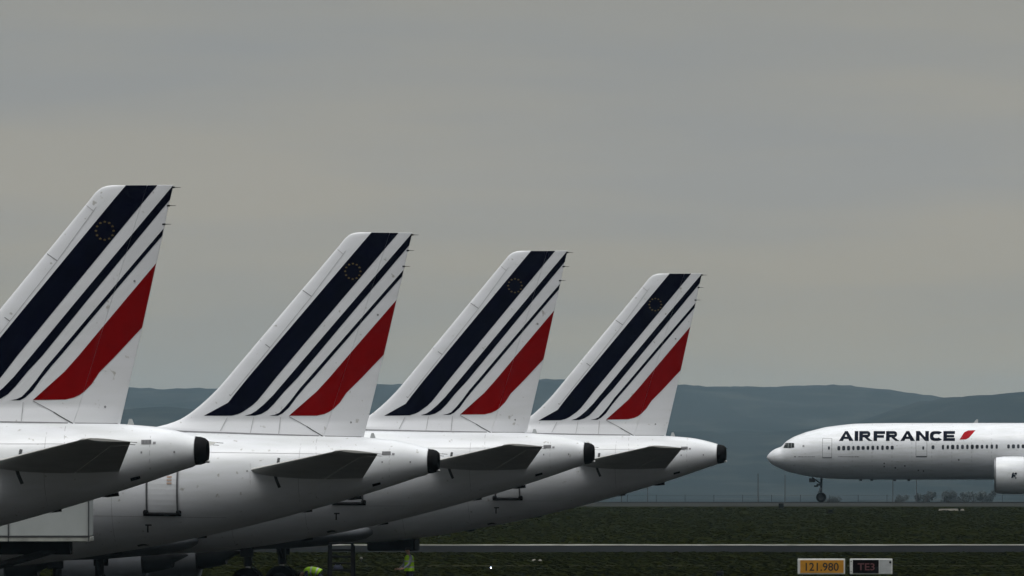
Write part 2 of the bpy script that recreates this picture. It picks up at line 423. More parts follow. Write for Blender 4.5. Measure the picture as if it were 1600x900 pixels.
L = 33.84
top = smoothcurve([(0, 5.56), (.3, 5.61), (.63, 5.72), (1.2, 5.84), (2.2, 5.92), (4, 5.97), (6, 6.0), (28.5, 6.0), (30.2, 5.85), (31.3, 5.35), (32.4, 4.75), (33.3, 4.2), (33.84, 3.85), (35, 3.8)], 36, .18)
bot = smoothcurve([(-1, 5.2), (0, 4.87), (.3, 4.90), (1.14, 4.60), (1.83, 4.37), (2.5, 4.16), (3.36, 3.90), (4.78, 3.5), (5.9, 3.21), (7, 2.95), (8.4, 2.66), (10.6, 2.28), (12, 2.10), (13.5, 2.0), (15, 1.93), (17, 1.87), (28, 1.85),
                   (30, 1.93), (31.5, 2.15), (32.6, 2.55), (33.4, 3.0), (33.84, 3.5), (35, 3.6)], 36, .22)
bot0 = bot
bot = lambda u: bot0(u) if u > .3 else 4.90 + (0.3 - u) * -.08
wid = smoothcurve([(0, .33), (.3, .345), (1.2, .60), (2.5, .86), (4.8, 1.18), (7, 1.48), (9, 1.74), (11, 1.92), (12.5, 1.975), (28, 1.975), (30, 1.9), (31.5, 1.6), (32.6, 1.15), (33.4, .65), (33.84, .2), (35, .1)], 36, .3)
def fs(u, z):
    t, b = top(u), bot(u); c, h = (t + b) / 2, (t - b) / 2
    q = max(-0.999, min(0.999, (z - c) / h))
    return wid(u) * math.sqrt(1 - q * q)
def fuse_surf(u, z, off):
    return (u - G, fs(u, z) + off, z)
def PS(x, y):                                  # pixel -> (u, z) on the port skin
    v = 1.0
    for _ in range(6):
        u, z = P(x, y, v); v = fs(u, z)
    return (u, z)

# fin outline
LE = [(232, 669.5), (240, 668), (256, 664.6), (268, 661), (280, 656.2), (291, 650), (303, 641.5), (314, 632.5), (326, 621.8), (338, 609.8), (350, 596.7), (400, 537.5), (450, 478.4), (500, 419.4), (528, 386.3), (534, 379), (539, 372.7), (544.5, 368), (549, 365.4), (555.6, 363.6), (562, 362.9)]
TE = [(568, 684), (600, 554), (619.5, 470), (630.5, 424), (638, 388), (644.8, 363)]
LEm = sorted([P(*p) for p in LE], key=lambda p: p[1]); TEm = sorted([P(*p) for p in TE], key=lambda p: p[1])
ZT = P(562, 362.9)[1]; HB = P(507, 682); HT = P(610, 363)
def uLE(z): return float(np.interp(z, [p[1] for p in LEm], [p[0] for p in LEm]))
def uTE(z): return float(np.interp(z, [p[1] for p in TEm], [p[0] for p in TEm]))
def uH(z): return HB[0] + (HT[0] - HB[0]) * (z - HB[1]) / (HT[1] - HB[1])
def fthick(u, z):
    a, b = uLE(z), uTE(z); c = a - b
    s = max(0, min(1, (a - u) / c))
    T = min(.25, .07 * c) * (1 - .35 * max(0, (z - 11.4)) / .5 if z > 11.4 else 1)
    base = 0.16 * max(0, 1 - (z - 5.9) / .45) * math.sin(math.pi * min(1, s * 1.02)) ** .6 if z < 6.35 else 0
    return T * 3.2 * math.sqrt(s) * (1 - s) ** .85 * .55 + .012 + base
def fin_surf(u, z, off): return (u - G, fthick(u, z) + off, z)

def fin_mesh(fr, to):                          # functions of z: front and rear limit
    zs = list(np.linspace(5.70, 6.5, 12)) + list(np.linspace(6.6, 11.3, 30)) + [p[1] for p in LEm if p[1] > 11.3][:-1] + [ZT - .006, ZT]
    zs = sorted(set(zs)); rings = []
    n = 22
    for z in zs:
        a, b = fr(z), to(z)
        sh = .35 if z == zs[-1] else 1
        port = []
        for k in range(n + 1):
            s = (1 - math.cos(math.pi * k / n)) / 2
            u = a + (b - a) * s
            port.append((u - G, fthick(u, z) * sh, z))
        rings.append(port + [(p[0], -p[1], p[2]) for p in reversed(port)])
    m = Mesh(); m.loft(rings, M['fin']); return m

stripes = [
 ('navy', [(583, 361), (625.5, 361), (433, 590), (423, 602), (414, 614), (404, 626), (396, 633.5), (388, 639), (381, 643.8), (374, 647), (364, 649.6), (320, 649.6), (336, 646), (347, 638), (358, 629), (368, 616), (389, 590)]),
 ('navy', [(646, 362), (647, 374.5), (467, 590), (446, 612), (430, 631), (420, 641), (410, 647), (400, 649.6), (384.4, 649.6), (394, 646.8), (402, 642), (414, 632), (428, 618), (440, 604), (452, 590)]),
 ('navy', [(636, 415.6), (636, 423), (492.5, 589), (479, 604), (464, 622), (453, 637), (443, 646), (436, 649.6), (422.4, 649.6), (431, 648), (438, 645), (447, 636), (458, 623), (470, 607), (485, 590)]),
 ('red', [(630, 456.5), (640, 509), (600, 554), (566, 590), (554, 602), (542, 614), (532, 629), (522, 639), (515, 643.8), (508, 647), (496, 649.6), (453, 649.6), (460, 647), (470, 641), (480, 631), (496, 612), (516, 590)])]
def clip(V, Fc, keep):
    """drop faces whose centre is outside, pull border vertices of the kept ones in"""
    return [f for f in Fc if keep(sum(V[i][0] for i in f) / len(f) + G, sum(V[i][2] for i in f) / len(f))]
def clip_poly(poly, side, fn):
    """cut a (u,z) outline by the line u = fn(z); side +1 keeps u > fn"""
    out = []
    n = len(poly)
    for i in range(n):
        a, b = poly[i], poly[(i + 1) % n]
        da, db = side * (a[0] - fn(a[1])), side * (b[0] - fn(b[1]))
        if da >= 0: out.append(a)
        if da * db < 0:
            t = da / (da - db); out.append((a[0] + (b[0] - a[0]) * t, a[1] + (b[1] - a[1]) * t))
    return out
def clip_top(poly):
    zt = ZT - .004; out = []; n = len(poly)
    for i in range(n):
        a, b = poly[i], poly[(i + 1) % n]; da, db = zt - a[1], zt - b[1]
        if da >= 0: out.append(a)
        if da * db < 0:
            t = da / (da - db); out.append((a[0] + (b[0] - a[0]) * t, a[1] + (b[1] - a[1]) * t))
    return out
def both_sides(mesh, polys, m, surf, step=.25, off=.006):
    polys = [p for p in polys if len(p) > 2]
    if not polys: return
    V, Fc = decal(polys, surf, step, off)
    mesh.add(V, Fc, m)
    mesh.add([(x, -y, z) for x, y, z in V], [tuple(reversed(f)) for f in Fc], m)
fin = fin_mesh(uLE, lambda z: uH(z) + .003)
rud = fin_mesh(lambda z: uH(z) - .003, uTE)
for nm, px in stripes:
    poly = clip_top([P(*p) for p in px])
    both_sides(fin, [clip_poly(poly, 1, lambda z: uH(z) + .003)], M[nm], fin_surf)
    both_sides(rud, [clip_poly(clip_poly(poly, -1, lambda z: uH(z) - .003), 1, lambda z: uTE(z) + .004)], M[nm], fin_surf)
# ring of twelve gold stars
cx, cz = P(552.5, 424)
for k in range(12):
    t = 2 * math.pi * k / 12; sx, sz = cx + .222 * math.sin(t), cz + .222 * math.cos(t)
    pts = []
    for j in range(10):
        r = .036 if j % 2 == 0 else .016
        pts.append((sx + r * math.sin(j * math.pi / 5), sz + r * math.cos(j * math.pi / 5)))
    both_sides(fin, [pts], M['gold'], fin_surf, .5, .012)
# panel lines
flines = [([(343.3, 603.3), (361.7, 618.3)], .022), ([(406.7, 531.7), (423.3, 543.3)], .022), ([(473.3, 453.3), (488, 463.3)], .022), ([(526, 388.5), (537, 397)], .02),
          ([(357, 652), (347, 673)], .02), ([(440, 652), (438, 679)], .02), ([(398, 652), (394, 677)], .016), ([(541, 392), (488, 463.3), (423.3, 543.3), (361.7, 618.3)], .012)]
for pl, wd in flines:
    both_sides(fin, strip([P(*p) for p in pl], wd), M['seam' if wd < .021 else 'line'], fin_surf, .5, .009)
both_sides(fin, strip([P(*p) for p in [(453, 650.7), (473, 661.7), (481, 666.2)]], .018), M['line'], fin_surf, .5, .009)
both_sides(fin, strip([P(*p) for p in [(481, 666.2), (489, 671.5), (507, 682)]], .024), M['darkline'], fin_surf, .5, .009)
both_sides(fin, strip([P(*p) for p in [(268, 673), (300, 674.2), (400, 677.7), (500, 681)]], .03), M['line'], fin_surf, .5, .009)
both_sides(rud, strip([P(*p) for p in [(509, 681.5), (565, 683)]], .03), M['line'], fin_surf, .5, .009)
for (px, py) in ((549, 660), (591, 492)):
    c = P(px, py); both_sides(rud, [[(c[0] + .03 * math.cos(t), c[1] + .03 * math.sin(t)) for t in np.linspace(0, 6.28, 9)[:-1]]], M['line'], fin_surf, 1, .009)

def airfoil_ring(le, te, t, n=12, s0=0.0, s1=1.0):
    le, te = Vector(le), Vector(te); up = []; dn = []
    for k in range(n + 1):
        s = s0 + (s1 - s0) * (1 - math.cos(math.pi * k / n)) / 2
        p = le.lerp(te, s); h = t * 2.6 * (math.sqrt(s) * (1 - s) * .74 + .01)
        up.append((p.x, p.y, p.z + h / 2)); dn.append((p.x, p.y, p.z - h / 2))
    return up + list(reversed(dn))

def wheel(parent, c, r, wd, name='wheel'):
    m = Mesh()
    prof = [(-wd / 2, r * .55), (-wd / 2, r * .85), (-wd * .38, r * .97), (-wd * .15, r), (wd * .15, r), (wd * .38, r * .97), (wd / 2, r * .85), (wd / 2, r * .55)]
    m.rev(prof, M['rubber'], c, 'y', 32)
    m.rev([(-wd * .3, .02), (-wd * .32, r * .3), (-wd / 2 + .01, r * .55), (wd / 2 - .01, r * .55), (wd * .32, r * .3), (wd * .3, .02)], M['steel'], c, 'y', 24, (True, True))
    return m.obj(name, parent, 40)

def engine(parent, xf, yc, zc, r, length, m_nac, pyl_to):
    """xf: x of the inlet lip; runs to -x"""
    m = Mesh()
    prof = [(xf - .12 * r, r * .80), (xf, r * .88), (xf - .10 * r, r * .95), (xf - .5 * r, r * 1.0), (xf - 1.5 * r, r * 1.0), (xf - length * .6, r * .95), (xf - length * .66, r * .88), (xf - length * .655, r * .84)]
    m.rev(prof[2:], m_nac, (0, yc, zc), 'x', 48)
    m.rev([(xf - .9 * r, r * .8), (xf - .12 * r, r * .80), (xf - .12 * r, r * .79)], M['steel'], (0, yc, zc), 'x', 48)
    e = m.obj('engine', parent, 40)
    a = Mesh(); a.rev(prof[:3], M['metal'], (0, yc, zc), 'x', 48); a.obj('inlet_lip', e, 60)
    a = Mesh(); a.rev([(xf - .9 * r, r * .8), (xf - .88 * r, r * .25)], M['steel'], (0, yc, zc), 'x', 48)
    a.rev([(xf - .88 * r, r * .25), (xf - .6 * r, r * .12), (xf - .5 * r, .01)], M['line'], (0, yc, zc), 'x', 24, (False, True))
    for k in range(20):
        t = 2 * math.pi * k / 20
        ring = []
        for (rr, dx, dt) in ((.25, -.8, -.05), (.78, -.8, -.10), (.78, -.70, .10), (.25, -.72, .08)):
            ring.append((xf + dx * r, yc + rr * r * math.cos(t + dt), zc + rr * r * math.sin(t + dt)))
        a.add(ring, [(0, 1, 2, 3)], M['darkline'])
    a.obj('fan', e, 30)
    a = Mesh(); a.rev([(xf - length * .64, r * .84), (xf - length * .66, r * .62), (xf - length * .8, r * .5), (xf - length * .88, r * .42), (xf - length * .87, r * .3), (xf - length, .02)], M['steel'], (0, yc, zc), 'x', 40, (False, True))
    a.obj('exhaust', e, 40)
    a = Mesh()
    x1, x2, zt = pyl_to
    a.loft([[(xf - .8 * r, yc, zc + r * .9), (xf - 1.2 * r, yc + .12 * r, zc + r * .9), (xf - length * .85, yc + .1 * r, zc + r * .35), (xf - length, yc, zc + r * .4), (xf - length * .85, yc - .1 * r, zc + r * .35), (xf - 1.2 * r, yc - .12 * r, zc + r * .9)],
            [(x1, yc, zt), (x1 - .4, yc + .12 * r, zt), (x2 + .8, yc + .1 * r, zt), (x2, yc, zt), (x2 + .8, yc - .1 * r, zt), (x1 - .4, yc - .12 * r, zt)]], m_nac)
    a.obj('pylon', e, 30)
    return e

def make_narrow():
    root = empty('parked_airliner', '', 'airliner', group='parked white airliners with striped tails')
    m = Mesh(); rings = []
    us = list(np.arange(.3, 2, .1)) + list(np.arange(2, 13, .35)) + list(np.arange(13, 28, 1.5)) + list(np.arange(28, 33.8, .3)) + [33.8, L]
    n = 64
    for u in us:
        t, b, wv = top(u), bot(u), wid(u)
        rings.append([(u - G, wv * math.sin(2 * math.pi * k / n), (t + b) / 2 + (t - b) / 2 * math.cos(2 * math.pi * k / n)) for k in range(n)])
    m.loft(rings, M['white'])
    # seams, marks and stains painted on the port skin
    def mark(px, mm, wd=None, step=.4, off=.006):
        q = [PS(*p) for p in px]
        polys = strip(q, wd) if wd else [q]
        V, Fc = decal(polys, fuse_surf, step, off); m.add(V, Fc, mm)
        m.add([(x, -y, z) for x, y, z in V], [tuple(reversed(f)) for f in Fc], mm)
    mark([(495.5, 685), (494.5, 690), (494, 712)], M['seam'], .014, .2)
    mark([(611, 692), (611, 757)], M['seam'], .010, .2)
    mark([(227, 820.5), (237, 820.5)], M['darkline'], .045)
    mark([(231, 821), (231, 832)], M['darkline'], .045)
    mark([(215, 853), (224, 851), (233, 852)], M['darkline'], .05)
    mark([(434.5, 728), (434.8, 720), (436, 715.5)], M['darkline'], .075, off=.012)
    mark([(429.5, 741), (432, 750), (437, 762)], M['darkline'], .085, off=.012)
    mark([(391, 724), (391, 757)], M['seam'], .012, .3)
    for x in (385, 402, 596, 640): mark([(x, 736 if x < 500 else 722), (x + 2.2, 736 if x < 500 else 722)], M['line'], .05)
    mark([(612.5, 709.5), (616.5, 709.5)], M['line'], .06)
    for u in (9.2, 11.6, 3.9):
        m2 = [[(u, bot(u) + .15), (u + .012, bot(u) + .15), (u + .012, top(u) - .12), (u, top(u) - .12)]]
        V, Fc = decal(m2, fuse_surf, .15, .004); m.add(V, Fc, M['seam']); m.add([(x, -y, z) for x, y, z in V], [tuple(reversed(f)) for f in Fc], M['seam'])
    for zz, u0, u1 in ((5.42, 2.2, 12), (3.55, 6.0, 14)):
        V, Fc = decal([[(u0, zz), (u1, zz), (u1, zz + .012), (u0, zz + .012)]], fuse_surf, .4, .004); m.add(V, Fc, M['seam'])
    fu = m.obj('fuselage', root, 50)
    fin.obj('fin', root, 40); rud.obj('rudder', root, 40)
    # tail cone exhaust of the auxiliary power unit
    a = Mesh(); zc = 5.255
    a.rev([(.31 - G, .352), (.18 - G, .345), (.07 - G, .31), (0 - G, .25), (.03 - G, .18), (.25 - G, .17)], M['black'], (0, 0, zc), 'x', 40, (False, True))
    ex = a.obj('tail_exhaust', root, 40)
    a = Mesh(); a.rev([(.335 - G, .358), (.30 - G, .362), (.285 - G, .345)], M['metal'], (0, 0, zc), 'x', 40); a.obj('trim_ring', ex, 40)
    a = Mesh(); a.tube([(.05 - G, .08, 4.99), (-.05 - G, .08, 4.99)], .035, M['metal'], 10); a.obj('tail_light', root, 40)
    # tailplane
    def corner(x, y, v):
        u, z = P(x, y, v); return Vector((u - G, v, z))
    ler, let, tet, ter = corner(395, 733.5, 1.32), corner(518, 706.5, 5.95), corner(590, 709.6, 6.22), corner(567, 746.5, .75)
    for sgn in (1, -1):
        def panel(s0, s1, vs, tip):
            a = Mesh(); rings = []
            for v in vs:
                f1 = (v - 1.32) / (5.95 - 1.32); f2 = (v - .75) / (6.22 - .75)
                p, q = ler + (let - ler) * f1, ter + (tet - ter) * f2
                rings.append(airfoil_ring((p.x, v * sgn, p.z), (q.x, v * sgn, q.z), .125 * (p.x - q.x) * (1 - .1 * v / 6), s0=s0, s1=s1))
            if tip:
                p, q = let, tet
                rings.append(airfoil_ring((p.x - .10, 6.10 * sgn, p.z + .03), (q.x + .02, 6.12 * sgn, q.z + .01), .17))
                rings.append(airfoil_ring((p.x - .30, 6.21 * sgn, p.z + .05), (q.x, 6.22 * sgn, q.z + .02), .08))
            a.loft(rings, M['tailgrey']); return a
        tp = panel(0, .665, (0.35, 1.0, 2.0, 3.2, 4.4, 5.4, 5.70), False).obj('tailplane', root, 35)
        panel(.678, 1, (1.0, 2.0, 3.2, 4.4, 5.4, 5.68), False).obj('elevator', tp, 35)
        panel(0, 1, (5.71, 5.95), True).obj('tip_cap', tp, 35)
        panel(.678, 1, (0.35, .98), False).obj('root_fairing', tp, 35)
        for (x, y, v, l) in ((590, 709, 6.2, .16), (588.5, 712, 6.0, .14)):
            c = corner(x, y, v); b_ = Mesh(); b_.tube([(c.x + .02, c.y * sgn, c.z), (c.x - l, c.y * sgn, c.z - .01)], .008, M['steel'], 6); b_.obj('static_wick', tp)
        # grey fairing plate round the root
        # grille and intake
        b_ = Mesh(); q = [PS(597, 705), PS(610.5, 705), PS(610.5, 711), PS(597, 711)]
        V, Fc = decal([q], fuse_surf, .1, .008); b_.add([(x, y * sgn, z) for x, y, z in V], Fc, M['line'])
        for k in range(7):
            xx = 598 + k * 1.9; V, Fc = decal([[PS(xx, 705.6), PS(xx + .9, 705.6), PS(xx + .9, 710.4), PS(xx, 710.4)]], fuse_surf, .2, .016)
            b_.add([(x, y * sgn, z) for x, y, z in V], Fc, M['darkline'])
        b_.obj('vent_grille', root)
        if sgn == 1:
            b_ = Mesh(); V, Fc = decal([[PS(581.5, 756.5), PS(594.5, 753.3), PS(595.2, 757), PS(582.5, 760.6)]], fuse_surf, .1, .012)
            b_.add(V, Fc, M['black']); b_.obj('air_intake', root)
        # rear door
        b_ = Mesh()
        def dm(polys, mm, off):
            V, Fc = decal(polys, fuse_surf, .15, off); b_.add([(x, y * sgn, z) for x, y, z in V], Fc, mm)
        ua, za = PS(230, 800); ub, zb = PS(278, 800); zt_ = 5.45; zb = 3.66
        dm([[(ua, zb), (ub, zb), (ub, zt_), (ua, zt_)]], M['white'], .02)
        for uu in (ua, ub):
            dm([[(uu - .03, zb), (uu + .03, zb), (uu + .03, zt_), (uu - .03, zt_)]], M['line'], .04)
            dm([[(uu - .012, zb), (uu + .012, zb), (uu + .012, zt_), (uu - .012, zt_)]], M['darkline'], .048)
        dm([[(ua, zt_ - .03), (ub, zt_ - .03), (ub, zt_ + .03), (ua, zt_ + .03)]], M['line'], .044)
        for k in range(3): dm([[(ub + .16, 4.50 + .09 * k), (ub + .30, 4.50 + .09 * k), (ub + .30, 4.55 + .09 * k), (ub + .16, 4.55 + .09 * k)]], M['stencil'], .03)
        dr = b_.obj('door', root)
        b_ = Mesh(); pts = []
        for uu in np.linspace(ua + .1, ub - .1, 7): pts.append((uu - G, sgn * (fs(uu, 3.63) + .09), 3.63))
        b_.tube(pts, .055, M['black'], 10)
        for uu in (ua + .03, ub - .03): b_.box((uu - G, sgn * (fs(uu, 3.68) + .07), 3.68), (.15, .12, .14), M['black'], bev=.03)
        b_.obj('door_sill', dr, 40)
    # fin static wicks
    for (x, y) in ((645, 367), (638, 391.5), (631.5, 416.2)):
        u, z = P(x, y); b_ = Mesh(); b_.tube([(u - G + .03, 0, z), (u - G - .17, 0, z)], [.012, .006], M['steel'], 6)
        b_.box((u - G + .015, 0, z), (.07, .05, .04), M['black']); b_.obj('static_wick', root)
    # beacon, masts under the tail
    b_ = Mesh(); b_.loft([[(2.0 - G, .04, 5.88), (1.85 - G, .04, 5.9), (1.85 - G, -.04, 5.9), (2.02 - G, -.04, 5.9)], [(1.97 - G, .02, 6.04), (1.9 - G, .02, 6.04), (1.9 - G, -.02, 6.04), (1.97 - G, -.02, 6.04)]], M['sign_white'])
    b_.obj('beacon', root)
    for (u, s_, hh) in ((2.45, .42, .13), (3.82, .3, .10), (6.9, .34, .10), (9.4, .4, .12)):
        b_ = Mesh(); zb = bot(u) + .06
        b_.loft([[(u + s_ / 2 - G, .04, zb - .12), (u - s_ / 2 - G, .04, zb), (u - s_ / 2 - G, -.04, zb), (u + s_ / 2 - G, -.04, zb - .12)],
                 [(u + s_ * .15 - G, .025, zb - hh), (u - s_ * .55 - G, .025, zb - hh * .75), (u - s_ * .55 - G, -.025, zb - hh * .75), (u + s_ * .15 - G, -.025, zb - hh)]], M['steel'])
        b_.obj('drain_mast', root)
    # belly fairing
    b_ = Mesh(); rings = []
    for u, hw, zt_, zb in ((12.72, 1.1, 2.58, 2.40), (12.80, 1.45, 2.68, 2.30), (13.05, 1.75, 2.76, 2.18), (13.7, 2.0, 2.84, 2.04), (14.4, 2.1, 2.92, 1.95), (16, 2.15, 3.0, 1.82), (18, 2.2, 3.05, 1.75), (20.5, 2.2, 3.05, 1.75), (22.5, 1.95, 2.8, 1.78), (23.8, 1.2, 2.3, 1.9)):
        zc = (zt_ + zb) / 2
        rings.append([(u - G, hw * math.copysign(abs(math.sin(t)) ** .7, math.sin(t)), zc + (zt_ - zb) / 2 * math.copysign(abs(math.cos(t)) ** .7, math.cos(t))) for t in np.linspace(0, 2 * math.pi, 41)[:-1]])
    b_.loft(rings, M['fairing']); b_.obj('belly_fairing', root, 50)
    # wings, engines, gear
    for sgn in (1, -1):
        a = Mesh()
        secs = [(1.0, 21.6, 14.9, 2.45, .75), (2.2, 20.9, 14.6, 2.5, .70), (6.4, 18.4, 14.3, 2.88, .45), (11.5, 15.6, 12.9, 3.36, .27), (16.6, 12.9, 11.4, 3.85, .14), (16.95, 12.5, 11.3, 3.9, .05)]
        a.loft([airfoil_ring((u1 - G, v * sgn, z), (u2 - G, v * sgn, z - .1), t) for v, u1, u2, z, t in secs], M['wing'])
        wg = a.obj('wing', root, 35)
        a = Mesh()
        a.loft([[(12.3 - G, 16.97 * sgn, 3.4), (11.2 - G, 16.97 * sgn, 3.45), (11.2 - G, 16.93 * sgn, 3.45), (12.3 - G, 16.93 * sgn, 3.4)],
                [(12.6 - G, 17.0 * sgn, 3.9), (11.2 - G, 17.0 * sgn, 3.9), (11.2 - G, 16.92 * sgn, 3.9), (12.6 - G, 16.92 * sgn, 3.9)],
                [(11.7 - G, 17.03 * sgn, 4.7), (10.9 - G, 17.03 * sgn, 4.75), (10.9 - G, 16.99 * sgn, 4.75), (11.7 - G, 16.99 * sgn, 4.7)]], M['white'])
        a.obj('wingtip_fence', wg)
        for v, u, z in ((4.2, 14.2, 2.55), (8.0, 13.7, 2.9), (12.0, 12.6, 3.3)):
            a = Mesh(); a.tube([(u + 1.6 - G, v * sgn, z), (u + .8 - G, v * sgn, z - .14), (u - .2 - G, v * sgn, z - .08), (u - .9 - G, v * sgn, z + .02)], [.03, .2, .17, .02], M['wing'], 14); a.obj('flap_fairing', wg, 50)
        engine(root, 23.35 - G, 5.75 * sgn, 1.62, 1.06, 4.6, M['fairing'], (21.0 - G, 17.5 - G, 2.75))
        g = Mesh()
        g.tube([(0, 3.8 * sgn, 2.6), (0, 3.8 * sgn, 1.2)], .15, M['steel'], 14); g.tube([(0, 3.8 * sgn, 1.2), (0, 3.8 * sgn, .58)], .09, M['metal'], 12)
        g.tube([(0, 3.8 * sgn, 1.4), (0, 2.2 * sgn, 2.3)], .07, M['steel'], 8); g.tube([(0, 3.35 * sgn, .58), (0, 4.25 * sgn, .58)], .08, M['steel'], 10)
        g.tube([(.02, 3.8 * sgn, .7), (-.42, 3.8 * sgn, 1.0), (-.05, 3.8 * sgn, 1.35)], .045, M['steel'], 8)
        g.box((0, 4.06 * sgn, 2.0), (.5, .05, .9), M['steel'], bev=.02)
        gr = g.obj('landing_gear', root, 40)
        wheel(gr, (0, 3.44 * sgn, .58), .58, .40); wheel(gr, (0, 4.16 * sgn, .58), .58, .40)
    xn = L - G - 5.07; g = Mesh()
    g.tube([(xn, 0, 2.2), (xn, 0, .38)], .08, M['steel'], 12); g.tube([(xn, 0, 1.0), (xn + .9, 0, 1.9)], .05, M['steel'], 8); g.tube([(xn, -.3, .38), (xn, .3, .38)], .05, M['steel'], 8)
    for s_ in (1, -1): g.box((xn + .2, .45 * s_, 1.7), (1.3, .03, .5), M['white'])
    gr = g.obj('nose_gear', root, 40)
    wheel(gr, (xn, .25, .38), .38, .22); wheel(gr, (xn, -.25, .38), .38, .22)
    # cockpit glazing
    for s_ in (1, -1):
        for q in ([(32.35, 4.35), (31.55, 4.4), (31.35, 4.95), (32.0, 4.85)], [(31.45, 4.42), (30.75, 4.5), (30.75, 4.95), (31.25, 4.97)]):
            a = Mesh(); V, Fc = decal([q], fuse_surf, .15, .01); a.add([(x, y * s_, z) for x, y, z in V], Fc, M['glass']); a.obj('cockpit_window', root)
    return root

proto = make_narrow()
labels = ['nearest and largest parked airliner with striped tail, cut off by the left edge',
          'parked airliner with striped tail, second from the left, behind the white truck box',
          'parked airliner with striped tail, third from the left, its tail cone touching the last tailplane',
          'farthest and smallest parked airliner, with the rightmost striped tail']
planes = []
for i in range(4):
    o = proto if i == 0 else dup(proto)
    x, s, p, dz = PLANES[i]
    o.location = tail_end(i) + G * FWD; o.location.z = dz
    o.rotation_euler = (0, -p, math.pi - YAW)
    o['label'] = labels[i]
    planes.append(o)
# open dark hatch hanging under the belly of the last aircraft
a = Mesh(); a.box((12.25 - G, -.5, 2.02), (1.75, 1.3, .58), M['black'], bev=.05); a.box((12.25 - G, -.5, 2.25), (1.3, .8, .25), M['steel'])
h = a.obj('open_belly_hatch', planes[3], 30); h['label'] = 'dark open hatch hanging under the belly'

# ------------------------------------------------------------------ taxiing wide-body airliner
A7 = R(3.6); S7 = 14.2; D7 = F / S7; NX = (1198 - 800) / S7; MG = 37.1
px7 = lambda x, y: ((x - 1198) / S7, CAMH - (y - YH) / S7)
t7 = smoothcurve([(-2, 5.15)] + [px7(*p) for p in ((1198, 713), (1202.5, 707), (1211.7, 701), (1223, 697.3), (1226, 691), (1240, 682.5), (1260, 675), (1290, 667.3), (1331, 662.3), (1380, 661), (1420, 661))] + [(56, 8.72), (66, 8.6), (73, 8.2), (74, 8.1)], 78, .16)
b7 = smoothcurve([(-2, 4.9), (0, 4.85)] + [px7(*p) for p in ((1201, 721), (1206, 726), (1215, 730.5), (1231.7, 737.5), (1256.7, 743.2), (1283, 747), (1323, 749), (1380, 749.3))] + [(50, 2.5), (58, 3.5), (66, 5.4), (73, 7.5), (74, 7.7)], 78, .18)
w7 = smoothcurve([(-.3, 0), (0, .1), (.4, .75), (1, 1.25), (2, 1.8), (3.5, 2.35), (6, 2.85), (8.5, 3.05), (10, 3.1), (52, 3.1), (60, 2.3), (67, 1.3), (73.5, .3), (75, .3)], 78, .2)
def fs7(n, z):
    t, b = t7(n), b7(n); q = max(-.999, min(.999, (z - (t + b) / 2) / ((t - b) / 2))); return w7(n) * math.sqrt(1 - q * q)
def surf7(n, z, off): n += .18 * min(1, w7(n) / 3.1); return (MG - n, fs7(n, z) + off, z)
r7 = empty('taxiing_airliner', 'large white airliner taxiing towards the left with dark blue name lettering and cabin windows', 'airliner', (NX + MG * math.cos(A7), D7 - MG * math.sin(A7), 0), math.pi - A7)
m = Mesh(); rings = []
n = 64
ns = [0, .03, .08, .15, .25, .4] + list(np.arange(.6, 10, .2)) + list(np.arange(10, 50, 2.0)) + list(np.arange(50, 73.6, 1.2))
for u in ns:
    t, b, wv = t7(u), b7(u), w7(u)
    k0 = .12 if u == 0 else (.4 if u == .03 else (.65 if u == .08 else (.85 if u == .15 else (.95 if u == .25 else 1))))
    rings.append([(MG - u, k0 * wv * math.sin(2 * math.pi * k / n), (t + b) / 2 + k0 * (t - b) / 2 * math.cos(2 * math.pi * k / n)) for k in range(n)])
m.loft(rings, M['white'])
def mark7(polys, mm, step=.3, off=.012, both=True, mesh=None):
    V, Fc = decal(polys, surf7, step, off); (mesh or m).add(V, Fc, mm)
    if both: (mesh or m).add([(x, -y, z) for x, y, z in V], [tuple(reversed(f)) for f in Fc], mm)
q0, q1 = px7(1309.5, 689), px7(1490, 673.6)
